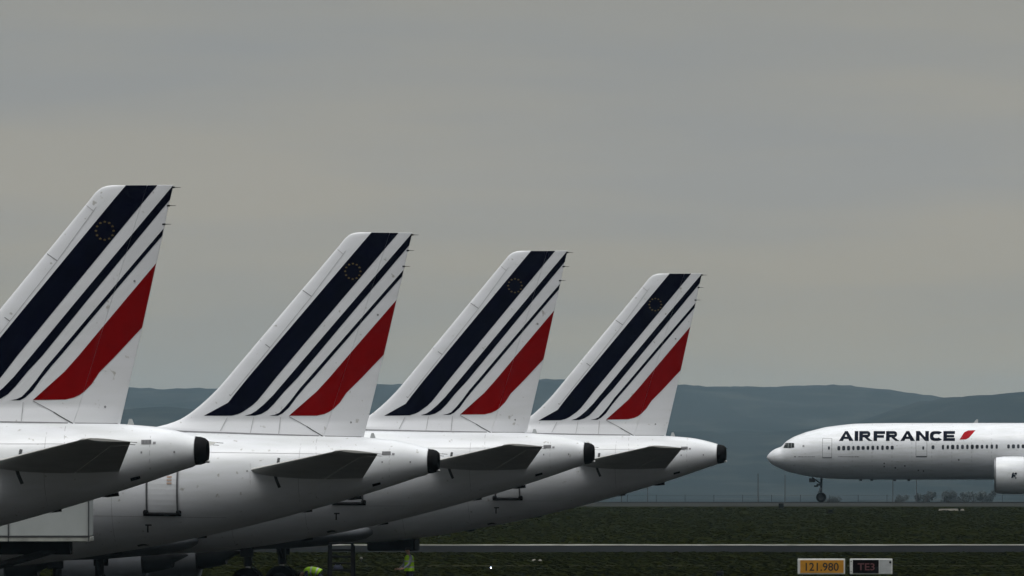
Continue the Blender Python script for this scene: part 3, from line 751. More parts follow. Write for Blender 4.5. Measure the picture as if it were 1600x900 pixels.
def glyphs(wd, ht, st):
    """broad sans-serif letters drawn as outlines in a wd x ht cell"""
    v = st * 1.25; mid = (ht - st) / 2
    g = {}
    g['I'] = (v, [[(0, 0), (v, 0), (v, ht), (0, ht)]])
    sl = wd * .40
    g['A'] = (wd * 1.12, [[(0, 0), (v * 1.15, 0), (wd * .62, ht), (wd * .46, ht)], [(wd * 1.12, 0), (wd * 1.12 - v * 1.2, 0), (wd * .42, ht), (wd * .66, ht)], [(wd * .27, ht * .2), (wd * .86, ht * .2), (wd * .80, ht * .2 + st * .8), (wd * .32, ht * .2 + st * .8)]])
    g['F'] = (wd * .88, [[(0, 0), (v, 0), (v, ht), (0, ht)], [(v, ht - st), (wd * .88, ht - st), (wd * .88, ht), (v, ht)], [(v, mid - st * .1), (wd * .8, mid - st * .1), (wd * .8, mid + st * .8), (v, mid + st * .8)]])
    g['E'] = (wd * .88, [[(0, 0), (v, 0), (v, ht), (0, ht)], [(v, ht - st), (wd * .88, ht - st), (wd * .88, ht), (v, ht)], [(v, 0), (wd * .88, 0), (wd * .88, st), (v, st)], [(v, mid), (wd * .82, mid), (wd * .82, mid + st * .85), (v, mid + st * .85)]])
    g['N'] = (wd * .98, [[(0, 0), (v, 0), (v, ht), (0, ht)], [(wd * .98 - v, 0), (wd * .98, 0), (wd * .98, ht), (wd * .98 - v, ht)], [(v, ht), (v * .98, ht * .62), (wd * .98 - v, 0), (wd * .98 - v, ht * .38)]])
    bowl = []
    cxr, top_, bt = wd * .62, ht, ht * .36
    r = (top_ - bt) / 2
    outer = [(cxr + r * .95 * math.cos(t), bt + r + r * math.sin(t)) for t in np.linspace(math.pi / 2, -math.pi / 2, 9)]
    inner = [(cxr + (r - st) * .8 * math.cos(t), bt + r + (r - st * .95) * math.sin(t)) for t in np.linspace(math.pi / 2, -math.pi / 2, 9)]
    g['R'] = (wd * 1.02, [[(0, 0), (v, 0), (v, ht), (0, ht)], [(v, ht), (v, ht - st)] + [inner[0]] + [outer[0]], [(v, bt + st * .95), (v, bt), outer[-1], inner[-1]]] + [[outer[i], outer[i + 1], inner[i + 1], inner[i]] for i in range(8)] + [[(wd * .40, bt), (wd * .66, bt), (wd * 1.02, 0), (wd * .72, 0)]])
    cx_, cy_ = wd * .5, ht / 2; c = []
    ang = np.linspace(R(38), R(322), 19)
    sq = lambda a, rx, ry: (cx_ + rx * math.copysign(abs(math.cos(a)) ** .7, math.cos(a)), cy_ + ry * math.copysign(abs(math.sin(a)) ** .7, math.sin(a)))
    for i in range(18): c.append([sq(ang[i], wd * .5, ht / 2), sq(ang[i + 1], wd * .5, ht / 2), sq(ang[i + 1], wd * .5 - v, ht / 2 - st), sq(ang[i], wd * .5 - v, ht / 2 - st)])
    g['C'] = (wd * .96, c)
    return g
Lx, Lz = q1[0] - q0[0], q1[1] - q0[1]
gl = glyphs(1.44, Lz, .32)
word = 'AIRFRANCE'; gap = (Lx - sum(gl[c][0] for c in word)) / 8
x = q0[0]; mname = m
for ci, c in enumerate(word):
    mark7([[(x + p[0], q0[1] + p[1]) for p in poly] for poly in gl[c][1]], M['navy'], .3, .012 + .001 * (ci % 2), True, mname)
    x += gl[c][0] + gap
fu7 = m
red = [px7(*p) for p in ((1497.3, 687), (1507, 686.6), (1512, 684), (1517, 678), (1522, 672.3), (1510.5, 672.6), (1504.5, 675.5), (1500.5, 681.5))]
mark7([red], M['redbright'], .3, .012, True, mname)
for x0, x1, y in ((1246, 1271, 713.6), (1309, 1340, 713.4)):        # small unreadable lettering: fine grey ticks
    k = x0
    rr = random.Random(int(x0))
    while k < x1:
        wd = rr.uniform(.7, 1.8); mark7([[px7(k, y - .7), px7(k + wd, y - .7), px7(k + wd, y + .7), px7(k, y + .7)]], M['line'], 1, .012); k += wd + rr.uniform(.5, 1.2)
mark7([[px7(1240, y0), px7(1243, y0), px7(1243, y0 + 1.6), px7(1240, y0 + 1.6)] for y0 in (712.8,)], M['line'], 1)
for (x, y, s_) in ((1379, 724, 2), (1379, 729, 2), (1396, 731, 2.4), (1411, 728, 2.2), (1495, 718.5, 2.2), (1432, 735, 2), (1440, 736, 2), (1253, 697, 3)):
    mark7([[px7(x, y - s_ / 2), px7(x + s_, y - s_ / 2), px7(x + s_, y + s_ / 2), px7(x, y + s_ / 2)]], M['line'] if y < 700 else M['darkline'], 1)
for sx in np.arange(1330, 1560, 31): mark7([[px7(sx, 663), px7(sx + .35, 663), px7(sx + .35, 747), px7(sx, 747)]], M['line'], .5, .005)
fu = m.obj('fuselage', r7, 50)
# cockpit glazing
for q in ([(1223.4, 700), (1223.6, 698.6), (1226.2, 692.2), (1230.6, 692), (1230.5, 700.2)], [(1230.9, 692), (1235.6, 691.9), (1235.5, 700.2), (1230.8, 700.2)], [(1235.9, 691.9), (1240, 692.6), (1240.3, 699.4), (1235.8, 700)]):
    V, Fc = decal([[px7(*p) for p in q]], surf7, .15, .015)
    for s_ in (1, -1): a = Mesh(); a.add([(x, y * s_, z) for x, y, z in V], Fc, M['glass']); a.obj('cockpit_window', r7)
# cabin windows
xs7 = list(np.arange(1309.5, 1398, 7.55)) + [1456] + list(np.arange(1471.5, 1562, 7.6)) + list(np.arange(1573.5, 1650, 7.6))
rr = random.Random(5)
for x in xs7:
    c = px7(x, 700.3 - (x - 1309) * .010); a = Mesh(); hw, hh = .155 + rr.uniform(-.03, .03), .235 + rr.uniform(-.03, .02)
    q = [(c[0] + hw * math.copysign(abs(math.cos(t)) ** .6, math.cos(t)), c[1] + hh * math.copysign(abs(math.sin(t)) ** .6, math.sin(t))) for t in np.linspace(0, 2 * math.pi, 17)[:-1]]
    V, Fc = decal([q], surf7, .3, .014); a.add(V, Fc, M['window']); a.obj('cabin_window', r7)
# doors
for (x0, x1, y0, y1) in ((1284, 1298.5, 685, 715), (1429.5, 1446.5, 686, 713.5), (1700, 1717, 686, 713.5)):
    a = Mesh(); A, B = px7(x0, y1), px7(x1, y0)
    mark7([[(A[0], A[1]), (B[0], A[1]), (B[0], B[1]), (A[0], B[1])]], M['white'], .3, .0035, False, a)
    for st_ in ([(A[0], A[1]), (A[0], B[1])], [(B[0], A[1]), (B[0], B[1])], [(A[0], B[1]), (B[0], B[1])]): mark7(strip(st_, .045), M['line'], .3, .0065, False, a)
    mark7(strip([(A[0], A[1]), (B[0], A[1])], .13), M['darkline'] if x0 > 1400 else M['line'], .3, .0095, False, a)
    c = ((A[0] + B[0]) / 2 + .2, px7(0, 700)[1]); mark7([[(c[0] - .1, c[1] - .17), (c[0] + .1, c[1] - .17), (c[0] + .1, c[1] + .17), (c[0] - .1, c[1] + .17)]], M['window'], .3, .009, False, a)
    a.obj('door', r7)
a = Mesh(); nA = px7(1523, 0)[0]
a.loft([[(MG - nA + .25, .03, 8.6), (MG - nA - .35, .03, 8.6), (MG - nA - .35, -.03, 8.6), (MG - nA + .25, -.03, 8.6)], [(MG - nA - .15, .015, 9.12), (MG - nA - .35, .015, 9.12), (MG - nA - .35, -.015, 9.12), (MG - nA - .15, -.015, 9.12)]], M['sign_white']); a.obj('antenna', r7)
for sx in (1345, 1362, 1398, 1420):
    a = Mesh(); nA = px7(sx, 0)[0]; a.box((MG - nA, 0, 2.46), (.3, .05, .25), M['darkline']); a.obj('belly_antenna', r7)
# nose gear
xn = MG - 5.99; g = Mesh()
g.tube([(xn - .05, 0, 2.9), (xn, 0, 1.3), (xn, 0, .56)], [.13, .12, .09], M['steel'], 12); g.tube([(xn - .05, 0, 2.0), (xn + 1.0, .0, 2.75)], .07, M['steel'], 8)
g.tube([(xn, -.45, .56), (xn, .45, .56)], .06, M['steel'], 8); g.tube([(xn + .05, 0, .75), (xn + .35, 0, 1.05), (xn + .08, 0, 1.35)], .05, M['steel'], 8)
g.box((xn + .55, 0, 1.78), (.45, .5, .16), M['steel']); g.box((xn + .25, .12, 1.95), (.5, .3, .22), M['steel']); g.box((xn + .1, 0, 1.45), (.25, .4, .3), M['line'])
gr = g.obj('nose_gear', r7, 40)
g = Mesh(); g.box((xn + 1.0, .65, 2.42), (.62, .04, .42), M['darkline']); g.box((xn + 1.0, -.65, 2.42), (.62, .04, .42), M['darkline']); g.obj('gear_door', gr)
wheel(gr, (xn, .33, .55), .55, .4); wheel(gr, (xn, -.33, .55), .55, .4)
# wings, engines, main gear, tail (outside the frame except the near engine)
for sgn in (1, -1):
    a = Mesh()
    a.loft([airfoil_ring((MG - x1, v * sgn, z), (MG - x2, v * sgn, z - .2), t) for v, x1, x2, z, t in ((2.5, 25.5, 40.5, 3.9, 1.6), (10, 31.5, 41, 4.6, .95), (20, 39, 45, 5.6, .5), (30, 46.5, 50, 6.9, .25), (32.4, 49.5, 51.2, 7.2, .06))], M['wing']); a.obj('wing', r7, 35)
    en = engine(r7, MG - px7(1548.5, 0)[0] + .1 - .6, 9.6 * sgn, 2.98 if sgn > 0 else 2.98, 2.055, 5.4, M['white'], (MG - 30.5, MG - 37, 4.5))
    if sgn > 0:
        # small dark winged emblem on the cowl
        a = Mesh(); c0 = px7(1576, 742.5)
        def cow(n_, z_, off): return (MG - n_ - .72, 9.6 + math.sqrt(max(.01, 2.055 ** 2 - (z_ - 2.98) ** 2)) + off, z_)
        em = [[(-.35, -.3), (-.2, -.32), (-.02, -.12), (.12, -.2), (.22, -.05), (.12, .08), (.0, .05), (-.12, .18), (-.02, .34), (-.14, .36), (-.27, .16), (-.2, 0)], [(.02, .12), (.34, .1), (.4, .3), (.2, .36), (.06, .26)], [(.1, -.28), (.28, -.2), (.34, -.34), (.2, -.4)]]
        V, Fc = decal([[(c0[0] + p[0] * .85, c0[1] + p[1] * .9) for p in q] for q in em], cow, .2, .03); a.add(V, Fc, M['navy']); a.obj('emblem', en)
    g = Mesh(); g.tube([(0, 5.5 * sgn, 3.8), (0, 5.5 * sgn, .7)], .25, M['steel'], 12); g.tube([(1.5, 5.5 * sgn, .75), (-1.5, 5.5 * sgn, .65)], .16, M['steel'], 10)
    g.tube([(0, 5.5 * sgn, 1.5), (0, 3 * sgn, 3)], .12, M['steel'], 8); gr = g.obj('landing_gear', r7, 40)
    for dx in (1.45, 0, -1.45):
        for dy in (-.7, .7): wheel(gr, (dx, 5.5 * sgn + dy, .67), .67, .5)
    a = Mesh(); a.loft([airfoil_ring((MG - x1, v * sgn, z), (MG - x2, v * sgn, z), t) for v, x1, x2, z, t in ((.8, 62, 69, 7.4, .7), (10.7, 70.5, 73, 8.6, .15))], M['wing']); a.obj('tailplane', r7, 35)
a = Mesh(); rings = []
for z, x1, x2, t in ((8.3, 59, 69.5, .5), (13, 65, 72.2, .35), (18.4, 71, 75, .15)): rings.append([(MG - x1, 0, z), (MG - x1 - (x2 - x1) * .3, t, z), (MG - x2, 0, z), (MG - x1 - (x2 - x1) * .3, -t, z)])
a.loft(rings, M['fin']); a.obj('fin', r7, 30)

# ------------------------------------------------------------------ catering truck with raised box, between the first two aircraft
sT = 58.0; YT = F / sT; XR = (140 - 800) / sT
tr = empty('catering_truck', 'catering truck with raised pale box in front of the second airliner', 'truck', (XR - 3.2, YT, 0))
zb = CAMH - (846.5 - YH) / sT
def tz(y): return CAMH - (y - YH) / sT
a = Mesh(); a.box((-.9, 1.25, (tz(838.5) + 4.62) / 2), (8.2, 2.4, 4.62 - tz(838.5)), M['boxwhite'], bev=.03)
bx = a.obj('raised_box', tr, 30)
a = Mesh(); a.box((-.9, 1.25, (tz(839) + zb) / 2), (8.22, 2.46, tz(839) - zb), M['boxrail'], bev=.015); a.obj('base_rail', bx, 30)
a = Mesh()
for xx in (3.2 - 127 / sT, 3.2 - .03): a.box((xx, .03, (zb + 4.6) / 2), (.035, .06, 4.6 - zb), M['darkline'])
a.box((1.1, .035, tz(838.5)), (4.2, .05, .03), M['darkline']); a.obj('corner_post', bx)
a = Mesh()
a.box((-.3, 1.25, zb - .12), (5.9, 1.7, .24), M['black']); a.box((.6, 1.25, zb - .20), (4.1, 1.5, .3), M['black'])
for s_ in (.55, 1.95):
    a.tube([(-3.0, s_, 1.15), (2.3, s_, zb - .2)], .10, M['steel'], 8); a.tube([(2.3, s_, 1.15), (-3.0, s_, zb - .2)], .10, M['steel'], 8)
a.tube([(-.35, .4, (1.15 + zb - .2) / 2), (-.35, 2.1, (1.15 + zb - .2) / 2)], .08, M['steel'], 8)
a.obj('scissor_lift', tr, 30)
a = Mesh(); a.box((-1.4, 1.25, .95), (8.4, 1.0, .3), M['steel'], bev=.03); a.box((-1.0, 1.25, 1.12), (6.5, 2.2, .1), M['steel']); a.obj('chassis', tr, 30)
a = Mesh(); x0 = -7.2
a.loft([[(x0 + .1, y, .55), (x0 + 1.7, y, .55), (x0 + 1.7, y, 2.3), (x0 + .35, y, 2.3), (x0 + .02, y, 1.4)] for y in (.1, 2.4)], M['boxwhite']); cb = a.obj('cab', tr, 30)
a = Mesh(); a.box((x0 + .95, .09, 1.8), (.9, .02, .6), M['glass']); a.obj('side_window', cb)
for xx in (-6.1, 1.7):
    for yy in (.25, 2.25): wheel(tr, (xx, yy, .48), .48, .3)
for xx in (2.5, -3.6):
    a = Mesh(); a.tube([(xx, .1, .9), (xx, .1, 0.03)], .06, M['steel'], 8); a.box((xx, .1, .02), (.3, .3, .04), M['steel']); a.obj('outrigger', tr)

# ------------------------------------------------------------------ step ladder under the third airliner
sL = 45.0; YL = F / sL
ld = empty('step_ladder', 'dark metal step ladder standing under the fuselage between the two workers', 'ladder', ((533.5 - 800) / sL, YL, 0))
hw = .375; zt_ = 2.12
for sx in (-1, 1):
    a = Mesh(); a.loft([[(sx * hw - .065, -.32 - .03, 0), (sx * hw + .065, -.32 - .03, 0), (sx * hw + .065, -.32 + .03, 0), (sx * hw - .065, -.32 + .03, 0)], [(sx * hw - .05, -.03, zt_), (sx * hw + .05, -.03, zt_), (sx * hw + .05, .03, zt_), (sx * hw - .05, .03, zt_)]], M['black']); a.obj('front_rail', ld)
    a = Mesh(); a.tube([(sx * (hw + .10), .5, 0), (sx * (hw + .06), .04, zt_ - .05)], .04, M['black'], 8); a.obj('rear_rail', ld)
for k in range(8):
    z = .28 + k * .232; a = Mesh(); a.box((0, -.32 * (1 - z / zt_) , z), (2 * hw - .08, .14, .07), M['black'], bev=.01); a.obj('rung', ld)
a = Mesh(); a.box((0, 0, zt_ + .02), (2 * hw + .12, .3, .05), M['black'], bev=.01); a.obj('top_plate', ld)
zbg = CAMH - (893.5 - YH) / sL
a = Mesh(); rings = []
for k, (z, r) in enumerate(((0, .8), (.05, 1.0), (.12, 1.0), (.17, .85), (.21, .5))):
    rings.append([(r * .17 * math.cos(t) * (1 + .12 * math.sin(3 * t + k)), r * .08 * math.sin(t), z) for t in np.linspace(0, 2 * math.pi, 15)[:-1]])
a.loft(rings, M['cloth']); a.tube([(-.1, 0, .18), (-.05, 0, .27), (.06, 0, .27), (.1, 0, .18)], .014, M['greycloth'], 6)
tag(a.obj('tool_bag', smooth=60, loc=((528 - 800) / sL, YL - .1, zbg - .17 + .21)), 'small dark tool bag with pale handle resting on a rung of the step ladder', 'bag')

# ------------------------------------------------------------------ people
def person(name, label, joints, edges, loc, rz, legs_mat, arm_mat, torso_mat, vest_rings, hands):
    root = empty(name, label, 'person', loc, rz)
    V = [j[0] for j in joints]; E = list(edges); Rr = [j[1] for j in joints]; Mt = [j[2] for j in joints]
    for (wi, dirv, side) in hands:          # palm, four fingers of unequal length, thumb from the side near the base
        w0 = Vector(V[wi]); d = Vector(dirv).normalized(); s = Vector(side).normalized(); nrm = d.cross(s)
        pi = len(V); V.append(tuple(w0 + d * .065)); Rr.append(.026); Mt.append('skin'); E.append((wi, pi))
        for k, ln in enumerate((.070, .080, .074, .058)):
            o = s * (.027 - k * .018)
            a = len(V); V.append(tuple(w0 + d * .095 + o)); Rr.append(.010); Mt.append('skin'); E.append((pi, a))
            V.append(tuple(w0 + d * (.095 + ln * .5) + o + nrm * .008)); Rr.append(.009); Mt.append('skin'); E.append((a, a + 1))
            V.append(tuple(w0 + d * (.095 + ln * .85) + o + nrm * .03)); Rr.append(.008); Mt.append('skin'); E.append((a + 1, a + 2))
        a = len(V); V.append(tuple(w0 + d * .05 + s * .035)); Rr.append(.011); Mt.append('skin'); E.append((pi, a))
        V.append(tuple(w0 + d * .085 + s * .055 + nrm * .01)); Rr.append(.009); Mt.append('skin'); E.append((a, a + 1))
    me = bpy.data.meshes.new('body'); me.from_pydata(V, E, [])
    o = bpy.data.objects.new('body', me); SC.collection.objects.link(o)
    mod = o.modifiers.new('skin', 'SKIN'); sub = o.modifiers.new('sub', 'SUBSURF'); sub.levels = 2; sub.render_levels = 2
    sk = me.skin_vertices[0].data
    for i, r in enumerate(Rr): sk[i].radius = (r, r)
    sk[0].use_root = True
    bpy.context.view_layer.update()
    me2 = bpy.data.meshes.new_from_object(o.evaluated_get(bpy.context.evaluated_depsgraph_get()))
    bpy.data.objects.remove(o)
    keys = ['skin', 'legs', 'arm', 'torso', 'boot']; ms = {'skin': M['skin'], 'legs': legs_mat, 'arm': arm_mat, 'torso': torso_mat, 'boot': M['boot']}
    me2.materials.clear()
    for k in keys: me2.materials.append(ms[k])
    VV = np.array(V)
    segs = [(VV[a], VV[b], Mt[b]) for a, b in E]
    for p in me2.polygons:
        c = np.array(p.center); best = None
        for a, b, t in segs:
            ab = b - a; q = max(0, min(1, np.dot(c - a, ab) / np.dot(ab, ab))); dd = np.linalg.norm(c - a - ab * q)
            if best is None or dd < best[0]: best = (dd, t)
        p.material_index = keys.index(best[1]); p.use_smooth = True
    body = bpy.data.objects.new('body', me2); SC.collection.objects.link(body); body.parent = root
    # vest: open tube round the torso with reflective bands
    a = Mesh()
    for i in range(len(vest_rings) - 1):
        a.loft([vest_rings[i][0], vest_rings[i + 1][0]], M['reflect'] if vest_rings[i][1] else M['vest'], (False, i == len(vest_rings) - 2))
    a.obj('safety_vest', root, 60)
    return root
def ering(c, d, rx, ry, n=20, jag=0.0):
    d = Vector(d).normalized(); s = Vector((0, 1, 0)); f = s.cross(d).normalized()
    return [tuple(Vector(c) + s * rx * math.cos(t) * (1 + jag * math.sin(5 * t)) + f * ry * math.sin(t) * (1 + jag * math.cos(4 * t))) for t in np.linspace(0, 2 * math.pi, n + 1)[:-1]]
def head(root, c, fw):
    """hair cap, eyes and mouth on the head centred at c looking along fw"""
    c = Vector(c); f = Vector(fw).normalized(); s = Vector((0, 1, 0)); up = f.cross(s) * -1
    if up.z < -.2: up = -up
    a = Mesh(); rings = []
    for k in range(7):
        t = math.pi / 2 * k / 6.0; r = .102 * math.cos(t) + .001
        rings.append([tuple(c - f * .012 + up * (.012 + .105 * math.sin(t)) + f * r * 1.08 * math.cos(q) + s * r * .86 * math.sin(q)) for q in np.linspace(0, 2 * math.pi, 19)[:-1]])
    a.loft(rings, M['hair'], (False, True)); a.obj('hair', root, 60)
    a = Mesh()
    for q in (-1, 1): a.rev([(-.008, .001), (-.004, .009), (.004, .009), (.008, .001)], M['hair'], tuple(c + f * .088 + s * .03 * q), 'z', 8)
    a.obj('eye', root)
    a = Mesh(); a.box(tuple(c + f * .088 - up * .055), (.01, .045, .008), M['red']); a.obj('mouth', root)

J = [((0, 0, .97), .13, 'torso'), ((0, 0, 1.16), .12, 'torso'), ((.02, 0, 1.36), .135, 'torso'), ((.04, 0, 1.49), .055, 'skin'), ((.07, 0, 1.58), .075, 'skin'), ((.08, 0, 1.68), .088, 'skin'), ((.175, 0, 1.62), .014, 'skin'),
     ((.02, .17, 1.41), .07, 'arm'), ((.12, .23, 1.16), .048, 'arm'), ((.33, .2, 1.02), .03, 'arm'), ((.02, -.17, 1.41), .07, 'arm'), ((.10, -.23, 1.15), .048, 'arm'), ((.31, -.2, 1.0), .03, 'arm'),
     ((0, .09, .90), .095, 'legs'), ((.03, .1, .5), .068, 'legs'), ((-.03, .11, .1), .045, 'legs'), ((.13, .12, .05), .042, 'boot'), ((0, -.09, .90), .095, 'legs'), ((.0, -.1, .5), .068, 'legs'), ((-.08, -.11, .1), .045, 'legs'), ((.08, -.12, .05), .042, 'boot')]
E_ = [(0, 1), (1, 2), (2, 3), (3, 4), (4, 5), (5, 6), (2, 7), (7, 8), (8, 9), (2, 10), (10, 11), (11, 12), (0, 13), (13, 14), (14, 15), (15, 16), (0, 17), (17, 18), (18, 19), (19, 20)]
vr = []
for z, rx, ry, fl in ((.93, .215, .17, 0), (1.0, .21, .165, 0), (1.04, .208, .163, 1), (1.09, .206, .162, 0), (1.2, .205, .16, 0), (1.24, .205, .16, 1), (1.29, .207, .162, 0), (1.38, .205, .155, 0), (1.45, .15, .12, 0), (1.485, .085, .08, 0)):
    vr.append((ering((.015, 0, z), (0, 0, 1), rx, ry, jag=.03), fl))
sP = 43.0
p1 = person('person', 'standing worker in yellow-green safety vest with grey sleeves beneath the farthest airliner', J, E_, ((640 - 800) / sP, F / sP, 0), math.pi + .45, M['cloth'], M['greycloth'], M['cloth'], vr,
            [(9, (1, 0, -.15), (0, -.6, .8)), (12, (1, 0, -.15), (0, .6, .8))])
p1.scale = (1.06, 1.06, 1.06)
head(p1, (.075, 0, 1.64), (1, 0, 0))
J2 = [((0, 0, .95), .13, 'torso'), ((.2, 0, 1.06), .125, 'torso'), ((.42, 0, 1.07), .135, 'torso'), ((.55, 0, 1.02), .055, 'skin'), ((.63, 0, .97), .075, 'skin'), ((.72, 0, .93), .086, 'skin'), ((.70, 0, .84), .014, 'skin'),
      ((.44, .17, 1.03), .07, 'arm'), ((.46, .21, .76), .048, 'arm'), ((.52, .18, .54), .03, 'arm'), ((.44, -.17, 1.03), .07, 'arm'), ((.48, -.2, .77), .048, 'arm'), ((.56, -.16, .55), .03, 'arm'),
      ((-.02, .09, .88), .1, 'legs'), ((.05, .12, .48), .068, 'legs'), ((-.06, .13, .1), .045, 'legs'), ((.1, .14, .05), .042, 'boot'), ((-.02, -.09, .88), .1, 'legs'), ((.12, -.12, .5), .068, 'legs'), ((.02, -.13, .1), .045, 'legs'), ((.18, -.14, .05), .042, 'boot')]
vr = []
for c, dr, rx, ry, fl in (((-.02, 0, 1.0), (.5, 0, .35), .205, .165, 0), ((.06, 0, 1.03), (.8, 0, .3), .205, .165, 1), ((.10, 0, 1.04), (.9, 0, .2), .205, .165, 0), ((.25, 0, 1.07), (1, 0, .05), .205, .165, 1), ((.30, 0, 1.07), (1, 0, 0), .205, .165, 0), ((.42, 0, 1.06), (1, 0, -.1), .205, .16, 0), ((.50, 0, 1.045), (1, 0, -.3), .15, .12, 0), ((.54, 0, 1.03), (1, 0, -.4), .09, .08, 0)):
    vr.append((ering(c, dr, rx, ry, jag=.03), fl))
p2 = person('person', 'worker in yellow-green safety vest bending forward to the left of the step ladder', J2, E_, ((499 - 800) / 44.0, F / 44.0, 0), math.pi - .2, M['cloth'], M['cloth'], M['cloth'], vr,
            [(9, (.1, 0, -1), (.8, -.3, 0)), (12, (.1, 0, -1), (.8, .3, 0))])
head(p2, (.68, 0, .95), (.45, 0, -.9))

# ------------------------------------------------------------------ airfield signs
def flat_text(a, txt, x0, x1, z0, z1, y, m, bold=.01):
    V, Fc = decal(text_polys(txt, x0, x1, z0, z1, bold), lambda u, z, off: (u, y - off, z), 50, 0.0)
    a.add(V, Fc, m)
sS = 37.0; YS = F / sS
def sign_base(name, label, x0, x1):
    c = (x0 + x1) / 2; r = empty(name, label, 'sign', ((c - 800) / sS, YS, 0)); return r, (x1 - x0) / sS
def sz(y): return CAMH - (y - YH) / sS
r, wd = sign_base('airfield_sign', 'yellow airfield sign reading 121.980 in black, in a white frame', 1246.5, 1320.5)
zt_, zb = sz(873), sz(897.5)
a = Mesh(); a.box((0, .1, (zt_ + zb) / 2), (wd, .2, zt_ - zb), M['sign_frame'], bev=.02); cab = a.obj('cabinet', r, 30)
a = Mesh(); a.box((.02, -.003, (zt_ + zb) / 2), (wd - .17, .02, zt_ - zb - .13), M['sign_yellow'])
flat_text(a, '121.980', -wd / 2 + .33, wd / 2 - .27, zb + .145, zt_ - .17, -.016, M['sign_ink'], .012); a.obj('panel', r)
for s_ in (-1, 1): a = Mesh(); a.tube([(s_ * wd * .36, .1, 0), (s_ * wd * .36, .1, zb + .03)], .035, M['steel'], 8); a.obj('leg', r)
r, wd = sign_base('airfield_sign', 'black airfield sign reading TE3 in dim red with blank white panel at its right', 1328, 1394.5)
a = Mesh(); a.box((0, .1, (zt_ + zb) / 2), (wd, .2, zt_ - zb), M['sign_frame'], bev=.02); cab = a.obj('cabinet', r, 30)
X_ = lambda x: (x - 1361.25) / sS
a = Mesh(); a.box(((X_(1332.5) + X_(1373)) / 2, -.003, (zt_ + zb) / 2), (X_(1373) - X_(1332.5), .02, zt_ - zb - .10), M['sign_black'])
flat_text(a, 'TE3', X_(1340), X_(1366.5), zb + .17, zt_ - .19, -.016, M['sign_letter'], .012); a.obj('panel', r)
a = Mesh(); a.box(((X_(1374.3) + X_(1392)) / 2, -.001, (zt_ + zb) / 2 - .01), (X_(1392) - X_(1374.3), .016, zt_ - zb - .07), M['sign_white']); a.obj('blank_panel', r)
a = Mesh()
for (x, y, q) in ((1391, 878.5, .05), (1329.8, 877, .025), (1329.8, 893, .02)): a.rev([(-.02, q), (-.03, .002)], M['black'], (X_(x), 0.0, sz(y)), 'y', 10, (True, True))
a.obj('fixing', r)
for s_ in (-1, 1): a = Mesh(); a.tube([(s_ * wd * .36, .1, 0), (s_ * wd * .36, .1, zb + .03)], .035, M['steel'], 8); a.obj('leg', r)

# far small things on the airfield
def low_sign(x, y, wpx, hpx, label):
    s_ = (y - YH) / CAMH; r = empty('taxiway_sign', label, 'sign', ((x - 800) / s_, F / s_, 0))
    a = Mesh(); a.box((0, 0, hpx / s_ * .62), (wpx / s_, .15, hpx / s_ * .72), M['black'], bev=.02); a.obj('panel', r, 30)
    for k in (-1, 1): a = Mesh(); a.box((k * wpx / s_ * .35, 0, hpx / s_ * .14), (.08, .08, hpx / s_ * .28), M['steel']); a.obj('leg', r)
    a = Mesh(); a.box((0, 0, .03), (wpx / s_ * 2.3, .8, .06), M['asphalt']); a.obj('base_slab', r)
low_sign(1220.5, 795.8, 8, 9.5, 'small dark sign on a slab at the taxiway edge, ahead of the nose wheel')
low_sign(1297.5, 802, 7, 6, 'small dark sign in the far grass below the nose wheel of the taxiing airliner')
def slab(x0, x1, y, label, h=.12):
    s_ = (y - YH) / CAMH; a = Mesh(); wd = (x1 - x0) / s_
    a.loft([[(-wd / 2, -1, 0), (wd / 2, -1, 0), (wd / 2, 1, 0), (-wd / 2, 1, 0)], [(-wd / 2 + .05, -.9, h), (wd / 2 - .05, -.9, h), (wd / 2 - .05, .9, h * 1.1), (-wd / 2 + .05, .9, h)]], M['concrete'])
    tag(a.obj('concrete_slab', loc=(((x0 + x1) / 2 - 800) / s_, F / s_, -.02)), label, 'slab')
slab(1467, 1497, 797.6, 'pale concrete slab in the far grass below the middle of the taxiing airliner', .16)
slab(1501, 1506, 797.8, 'small pale block at the right end of the far concrete slab', .16)
slab(831, 838, 875.2, 'faint pale slab in the near grass, left one of the pair right of the taxiway lamp', .05)
slab(841, 847, 875.4, 'faint pale slab in the near grass, right one of the pair right of the taxiway lamp', .05)
# lit taxiway lamp
s_ = (889.5 - YH) / CAMH; r = empty('taxiway_lamp', 'small lit bluish white taxiway lamp in the near grass', 'lamp', ((767 - 800) / s_, F / s_, 0))
a = Mesh(); a.rev([(0, .12), (.02, .12), (.03, .03), (.05, .03), (.055, .045)], M['steel'], (0, 0, 0), 'z', 16, (True, True)); a.obj('stem', r, 40)
a = Mesh(); a.rev([(.055, .022), (.07, .026), (.085, .018), (.092, .003)], M['lamp'], (0, 0, 0), 'z', 16, (True, True)); a.obj('lens', r, 60)
def marker(x, y, h, label):
    s_ = (y - YH) / CAMH; r = empty('marker_post', label, 'marker', ((x - 800) / s_, F / s_, 0))
    a = Mesh(); a.tube([(0, 0, 0), (0, 0, h * .6)], .025, M['steel'], 8); a.obj('stem', r); a = Mesh(); a.rev([(h * .55, .03), (h * .6, .07), (h * .9, .07), (h, .03)], M['concrete'], (0, 0, 0), 'z', 14, (True, True)); a.obj('cap', r, 40)
marker(564.5, 878, .24, 'small pale marker standing in the grass between the ladder and the standing worker')
s_ = (899 - YH) / CAMH; a = Mesh(); a.box((0, 0, .09), (.34, .3, .18), M['black'], bev=.05); a.tube([(0, 0, .15), (.1, 0, .27)], .04, M['black'], 8)
tag(a.obj('ground_fixture', loc=((1125 - 800) / s_, F / s_, 0)), 'low black fixture at the bottom edge of the near grass', 'fixture')

